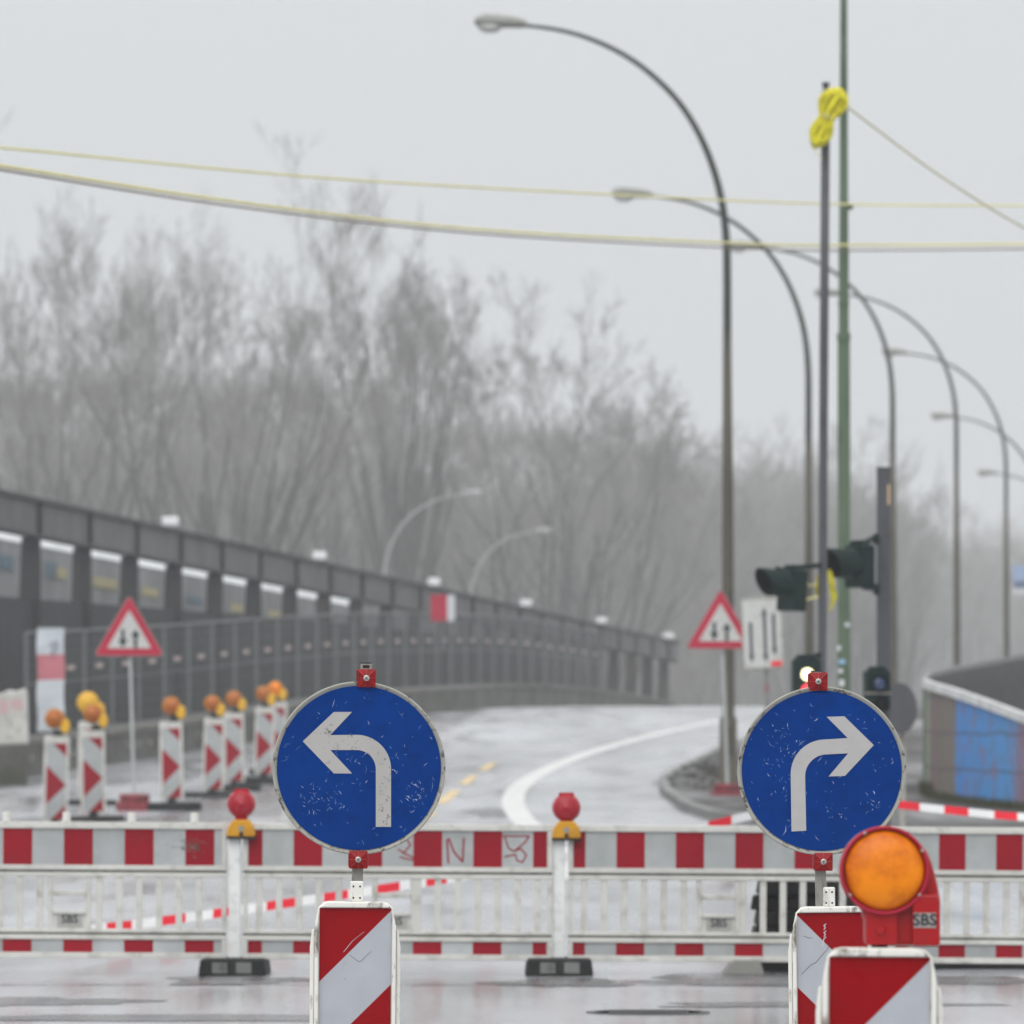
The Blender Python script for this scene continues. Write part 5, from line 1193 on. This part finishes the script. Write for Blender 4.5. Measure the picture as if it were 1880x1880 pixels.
for i, ((px, top, Y, yaw, lb), lb2) in enumerate(zip(fb, ll)):
    loc = (X_(px, Y), Y, Z_(top, Y) - 1.22); rot = (0, R([1.2, -0.8, 0.5, -1.0, 1.5, -0.6, 1.0, 2.0][i]), R(yaw))
    loc2 = (X_(px + 3, Y), Y + 0.02, Z_(top, Y) - 0.0)
    if i == 0:
        fb0.location = loc; fb0.rotation_euler = rot; fb0['label'] = lb; fl0.location = loc2; fl0.rotation_euler = rot; fl0['label'] = lb2
    else:
        dup(fb0, loc, rot, lb); l = dup(fl0, loc2, rot, lb2)
        if i == 2:
            l.scale = (1.25, 1.25, 1.25)
            for c in l.children:
                if c.name.startswith(('amber_lens', 'ring')): c.data = c.data.copy(); c.data.materials[0] = M['yellowbright']
        if i == 7:
            for c in l.children:
                if c.name.startswith('amber_lens'): c.data = c.data.copy(); c.data.materials[0] = M['orange']

# ------------------------------------------------------------------ barriers
BY = 53.3; sb = BY / F; GB = 1796.0
def bz(py): return (GB - py) * sb
def barrier_mesh(t, Wpx, first_half=13, pitch=110.0, bw=53.0, handle=275, pegs=False, graffiti=False, start=None):
    W = Wpx * sb; e = 0.0
    bm = nb(); D = 0.045
    box(bm, 0, W, -0.002, D, bz(1531), bz(1519))                     # top rail
    box(bm, 0, W, -0.002, D, bz(1607), bz(1598))
    box(bm, 0, W, -0.002, D, bz(1620), bz(1611.5))
    box(bm, 0, W, -0.002, D, bz(1722), bz(1715))
    box(bm, 0, W, -0.002, D, bz(1734.5), bz(1726))
    box(bm, 0, W, -0.002, D, bz(1769), bz(1758.5))
    for (xa, xb) in ((0, 9 * sb), (W - 9 * sb, W)):
        for (za, zb_) in ((1598, 1531), (1715, 1620), (1758.5, 1734.5)): box(bm, xa, xb, 0.0, D - 0.002, bz(za), bz(zb_))
    x = 30.0
    while x < Wpx - 22:
        if not (handle - 34 < x < handle + 28): box(bm, (x - 6) * sb, (x + 6) * sb, 0.004, D - 0.006, bz(1715), bz(1620))
        x += 36.5
    # handle bay: side posts, grip bars and solid plate
    hx = handle
    box(bm, (hx - 40) * sb, (hx - 30) * sb, 0.004, D - 0.006, bz(1715), bz(1620)); box(bm, (hx + 30) * sb, (hx + 40) * sb, 0.004, D - 0.006, bz(1715), bz(1620))
    box(bm, (hx - 30) * sb, (hx + 30) * sb, -0.012, D, bz(1655), bz(1646)); box(bm, (hx - 30) * sb, (hx + 30) * sb, 0.006, D - 0.008, bz(1715), bz(1682)); box(bm, (hx - 30) * sb, (hx + 30) * sb, -0.01, 0.03, bz(1688), bz(1681.5))
    fr = obj('frame', bm, M['bwhite'], t, bevel=0.004)
    bm = nb(); box(bm, 0.002, W - 0.002, 0.008, D - 0.01, bz(1611.3), bz(1607.2)); box(bm, 0.002, W - 0.002, 0.008, D - 0.01, bz(1725.8), bz(1722.2)); obj('joint_groove', bm, M['groove'], t)
    def board(name, zt, zb_, gm=None):
        bm = nb(); segs = []; pos = 9.0
        hb = bw / 2; reds = [(9.5, 9.5 + first_half)]
        k = first_half + (pitch - bw) + 9.5
        while k < Wpx - 10:
            reds.append((k, min(k + bw, Wpx - 10))); k += pitch
        for a, b in reds:
            box(bm, pos * sb, a * sb, 0.012, 0.03, bz(zb_), bz(zt), 0); box(bm, a * sb, b * sb, 0.012, 0.03, bz(zb_), bz(zt), 1); pos = b
        if pos < Wpx - 9: box(bm, pos * sb, (Wpx - 9) * sb, 0.012, 0.03, bz(zb_), bz(zt), 0)
        # internal faces between blocks are coincident: shift them apart by removing duplicates
        bmesh.ops.remove_doubles(bm, verts=bm.verts, dist=1e-5)
        if gm: gm(bm)
        return obj(name, bm, [M['bgrey'], M['bred'], M['groove']], t)
    board('upper_board', 1531.2, 1597.8, graffiti if graffiti else None); board('lower_board', 1734.8, 1758.2)
    bm = nb(); zz0, zz1 = bz(1710), bz(1686); box(bm, (hx - 22) * sb, (hx + 24) * sb, -0.001, 0.0055, zz0, zz1); add_text(bm, 'SBS', 0.072, (hx + 1) * sb, -0.0022, (zz0 + zz1) / 2, 1, 0.0008)
    obj('logo_plate', bm, [mat('barrier_logo_grey', (0.38, 0.38, 0.35), 0.6), M['black']], t)
    if pegs:
        for x in pegs:
            bm = nb(); tube(bm, [(x * sb, 0.022, bz(1519)), (x * sb, 0.022, bz(1501))], 7.5 * sb, 12); obj('peg', bm, M['bwhite'], t, bevel=0.004)
    return t
GRP = 'red and white barriers across the road'
def mark_scuff(bm):
    rnd = random.Random(2)
    for _ in range(60):
        x = rnd.gauss(525, 12); y = rnd.gauss(1563, 9); ribbon(bm, [(x * sb, bz(y)), ((x + rnd.uniform(-6, 6)) * sb, bz(y + rnd.uniform(-4, 4)))], 0.004, 0.0105, 0.0125, 2)
tilt = R(0.35)
YAW = iter([R(0.8), R(-0.6), R(0.5), R(-0.9)])
def place(px0, dz=0): return (X_(px0, BY), BY, gz(BY) - (px0 - 740) * sb * 0.0061 + dz)
t = thing('road_barrier', 'red and white barrier at far left with four pegs on its top rail', 'barrier', place(-177), (0, tilt, next(YAW)), GRP)
barrier_mesh(t, 592, first_half=2, pitch=111.5, bw=53.5, handle=303, pegs=(187, 297, 417, 532), graffiti=mark_scuff)
def mark_tags(bm):
    o = 445
    def rb(pts, w=0.011): ribbon(bm, [((x - o) * sb, bz(y)) for x, y in pts], w, 0.0105, 0.0125, 1)
    rb([(822, 1590), (819, 1548), (823, 1546), (832, 1570), (848, 1588), (850, 1545)])
    rb([(922, 1540), (970, 1540), (962, 1552), (942, 1568), (932, 1562), (925, 1541)], 0.009); rb([(942, 1568), (955, 1563), (965, 1575), (958, 1588), (948, 1585), (945, 1574), (925, 1578)], 0.009)
    rb([(735, 1552), (745, 1546), (752, 1558), (740, 1572), (730, 1566)], 0.009); rb([(738, 1572), (752, 1578), (768, 1588), (750, 1584), (733, 1580)], 0.009)
t = thing('road_barrier', 'red and white plastic barrier behind the left beacon, tagged with a red sprayed N', 'barrier', place(445), (0, tilt, next(YAW)), GRP)
barrier_mesh(t, 568, first_half=26, pitch=110, bw=53, handle=277, graffiti=mark_tags)
t = thing('road_barrier', 'red and white plastic barrier right of the second red lamp, ending behind the amber lamp', 'barrier', place(1042), (0, tilt, next(YAW)), GRP)
barrier_mesh(t, 566, first_half=22, pitch=109, bw=52, handle=276)
t = thing('road_barrier', 'red and white plastic barrier at far right beyond the amber lamp', 'barrier', place(1634), (0, tilt, next(YAW)), GRP)
barrier_mesh(t, 560, first_half=23, pitch=105, bw=49, handle=276)

def barrier_foot(px, label):
    t = thing('barrier_stand', label, 'barrier stand', (X_(px, BY), BY + 0.03, gz(BY)), (0, 0, R(random.uniform(-3, 3))), 'black rubber feet with white posts under the barriers')
    bm = nb(); w = 62 * sb; h = 31 * sb
    prism(bm, [(-w, 0), (w, 0), (w * 0.93, h), (-w * 0.93, h)], -0.30, 0.30)
    obj('rubber_block', bm, M['rubber'], t, bevel=0.012)
    for sx in (-1, 1):
        bm = nb(); c = sx * 22 * sb; box(bm, c - 14 * sb, c + 14 * sb, -0.304, -0.30, 5 * sb, 25 * sb); obj('grey_pad', bm, M['rubberplate'], t)
    bm = nb(); box(bm, -11 * sb, 11 * sb, -0.03, 0.03, h, bz(1540) + 0.01); obj('post', bm, mat('white_post', (0.78, 0.79, 0.78), 0.4, dirt=(0.4, 0.4, 0.38), damt=0.4, dscale=12), t, bevel=0.006)
    return t
f1 = barrier_foot(431, 'black rubber foot with white post under the left red lamp')
barrier_foot(1026, 'black rubber foot with white post under the middle red lamp')
barrier_foot(1621, 'black rubber foot with white post hidden behind the right beacons')
t = thing('barrier_stand', 'slanted grey plastic foot under the barrier right of the middle red lamp', 'barrier stand', (X_(1365, BY), BY + 0.05, gz(BY)))
bm = nb(); prism(bm, [(-0.14, 0), (0.13, 0), (0.10, 0.095), (-0.06, 0.095)], -0.15, 0.2); obj('foot', bm, mat('grey_foot_plastic', (0.24, 0.24, 0.22), 0.6), t, bevel=0.008)
bm = nb(); box(bm, -0.03, 0.03, -0.02, 0.03, 0.095, 0.14); obj('stub', bm, M['bwhite'], t)

def red_lamp(px, py_lens, py_box, label):
    t = thing('red_lamp', label, 'warning lamp', (X_(px, BY), BY + 0.02, Z_(py_box + 17, BY)), (0, 0, 0), 'red lamps on the barrier posts')
    bm = nb(); h = 33 * sb
    prism(bm, [(-26*sb, 0.006), (26*sb, 0.006), (26*sb, 12*sb), (22*sb, 23*sb), (15*sb, h), (-15*sb, h), (-22*sb, 23*sb), (-26*sb, 12*sb)], -0.07, 0.07); b = obj('battery_box', bm, M['yellow'], t, bevel=0.01)
    bm = nb(); box(bm, -27*sb, 27*sb, -0.073, 0.073, -0.008, 0.0055); obj('base', bm, M['rubber'], t)
    bm = nb(); prism(bm, disc(0, 17*sb, 5.5*sb, 16), -0.0715, -0.0705); obj('badge', bm, M['lamphead'], b)
    bm = nb(); prism(bm, disc(0, 7*sb, 4*sb, 12), -0.0725, -0.0705); obj('lock', bm, M['dark'], b)
    bm = nb(); tube(bm, [(0, 0, h), (0, 0, h + 7*sb)], 12*sb, 16); obj('neck', bm, M['redlens'], t)
    cz = (py_box + 17 - py_lens) * sb
    bm = nb(); lathe(bm, [(20*sb, 0.045), (25*sb, 0.03), (26.5*sb, 0.0), (25*sb, -0.03), (18*sb, -0.055), (8*sb, -0.065), (0.5*sb, -0.067)], c=(0, 0, cz), n=40)
    for k in range(1, 5):
        tube(bm, [(k*4.6*sb*math.cos(a), -0.067 + 0.0028*k, cz + k*4.6*sb*math.sin(a)) for a in [2*math.pi*j/32 for j in range(33)]], 0.0018, 5, cap=False)
    prism(bm, [(-15*sb, cz + 21*sb), (15*sb, cz + 21*sb), (13*sb, cz + 28*sb), (-13*sb, cz + 28*sb)], -0.03, 0.04)
    obj('red_lens', bm, M['redlens'], t)
red_lamp(443, 1476, 1521, 'round red lamp on a yellow box at the first barrier post from the left')
red_lamp(1040, 1483, 1524, 'round red lamp on a yellow box at the middle barrier post, seen against the road')

# dark rubber plates stacked and laid behind the right barriers
pt0 = None
r_ = random.Random(12)
def plate(x, y, z, rz, label, grp):
    global pt0
    if pt0 is None:
        pt0 = thing('rubber_plate', label, 'rubber plate', (x, y, z), (0, 0, rz), grp)
        bm = nb(); prism(bm, [(-0.40, 0), (0.40, 0), (0.385, 0.09), (-0.385, 0.09)], -0.2, 0.2); obj('slab', bm, M['rubber'], pt0, bevel=0.01)
        bm = nb()
        for sx in (-0.25, 0.25): box(bm, sx - 0.05, sx + 0.05, -0.03, 0.03, 0.0905, 0.096)
        obj('socket', bm, mat('socket_grey', (0.3, 0.29, 0.25), 0.6), pt0)
        return pt0
    return dup(pt0, (x, y, z), (0, 0, rz), label, grp)
yy = BY + 0.75; g = gz(yy)
for k in range(6): plate(X_(1500 + r_.uniform(-8, 8), yy), yy + r_.uniform(-0.03, 0.03), g + k * 0.098, R(r_.uniform(-4, 4)), ['bottom', 'second lowest', 'third lowest', 'third highest', 'second highest', 'topmost'][k] + ' dark rubber plate in the stack seen through the barrier slats', 'rubber plates stacked behind the barrier')
for px, wh in ((1470, 'leftmost'), (1700, 'second from left'), (1800, 'third from left'), (1920, 'rightmost')):
    plate(X_(px, yy + 0.5), yy + 0.55, gz(yy), R(r_.uniform(-3, 3)), wh + ' of the dark rubber plates lying flat behind the right barriers', 'rubber plates lying behind the right barriers')

# ------------------------------------------------------------------ barrier tape
def tape(label, pts, w=0.075, seg=0.25, phase=0.0):
    P = [Vector((X_(x, Y), Y, Z_(y, Y))) for x, y, Y in pts]
    # resample with colour blocks
    fine = []; 
    for i in range(len(P) - 1):
        p0, p1, p2, p3 = P[max(0, i-1)], P[i], P[i+1], P[min(len(P)-1, i+2)]
        for j in range(24):
            t_ = j / 24; fine.append(0.5 * ((2*p1) + (-p0+p2)*t_ + (2*p0-5*p1+4*p2-p3)*t_*t_ + (-p0+3*p1-3*p2+p3)*t_**3))
    fine.append(P[-1]); o = fine[0].copy(); bm = nb(); acc = phase; pr = None; last = None
    for i, p in enumerate(fine):
        if last is not None: acc += (p - last).length
        tw = 0.25 * math.sin(acc * 0.9)
        up = Vector((0, math.sin(tw), math.cos(tw))) * w / 2
        cur = [bm.verts.new(p - up - o), bm.verts.new(p + up - o)]
        if pr: f = bm.faces.new((pr[0], cur[0], cur[1], pr[1])); f.material_index = int(acc / seg) % 2; f.smooth = True
        pr = cur; last = p
    e = obj('barrier_tape', bm, [M['tapered'], M['tapewhite']]); e.location = o
    tagit(e, label, 'tape')
tape('red and white tape rising to the right, seen through the barrier slats', [(100, 1712, 61.5), (250, 1697, 61.8), (480, 1665, 62.3), (700, 1632, 62.8), (1000, 1583, 63.6), (1280, 1521, 64.5), (1375, 1498, 64.8), (1560, 1462, 65.4)], phase=0.02, seg=0.222, w=0.068)
tape('red and white tape sagging from the square grey post toward the right edge', [(1560, 1462, 65.4), (1660, 1478, 65.6), (1760, 1489, 65.8), (1880, 1500, 66), (2050, 1505, 66.3)], phase=0.03, seg=0.215, w=0.062)

t = thing('tape_post', 'white post holding the barrier tape, hidden behind the right arrow sign', 'post', (X_(1560, 65.45), 65.45, gz(65.45)))
bm = nb(); tube(bm, [(0, 0, 0.05), (0, 0, Z_(1455, 65.45) - gz(65.45))], 0.025, 10); obj('pole', bm, M['bwhite'], t)
bm = nb(); lathe(bm, [(0.18, 0), (0.17, 0.05), (0.05, 0.07)], axis='z', n=20); obj('rubber_base', bm, M['rubber'], t)
# ------------------------------------------------------------------ haze
bm = nb(); box(bm, -500, 620, -40, 1750, -7.6, 80); hz = obj('haze', bm, []) 
hm = bpy.data.materials.new('haze_air'); hm.use_nodes = True; hn = hm.node_tree; hn.nodes.clear()
ho = hn.nodes.new('ShaderNodeOutputMaterial'); hp = hn.nodes.new('ShaderNodeVolumePrincipled')
hp.inputs['Color'].default_value = (0.97, 0.985, 1.0, 1); hp.inputs['Density'].default_value = 0.00048; hp.inputs['Anisotropy'].default_value = 0.0
hn.links.new(hp.outputs[0], ho.inputs['Volume']); hz.data.materials.clear(); hz.data.materials.append(hm); hz['kind'] = 'stuff'
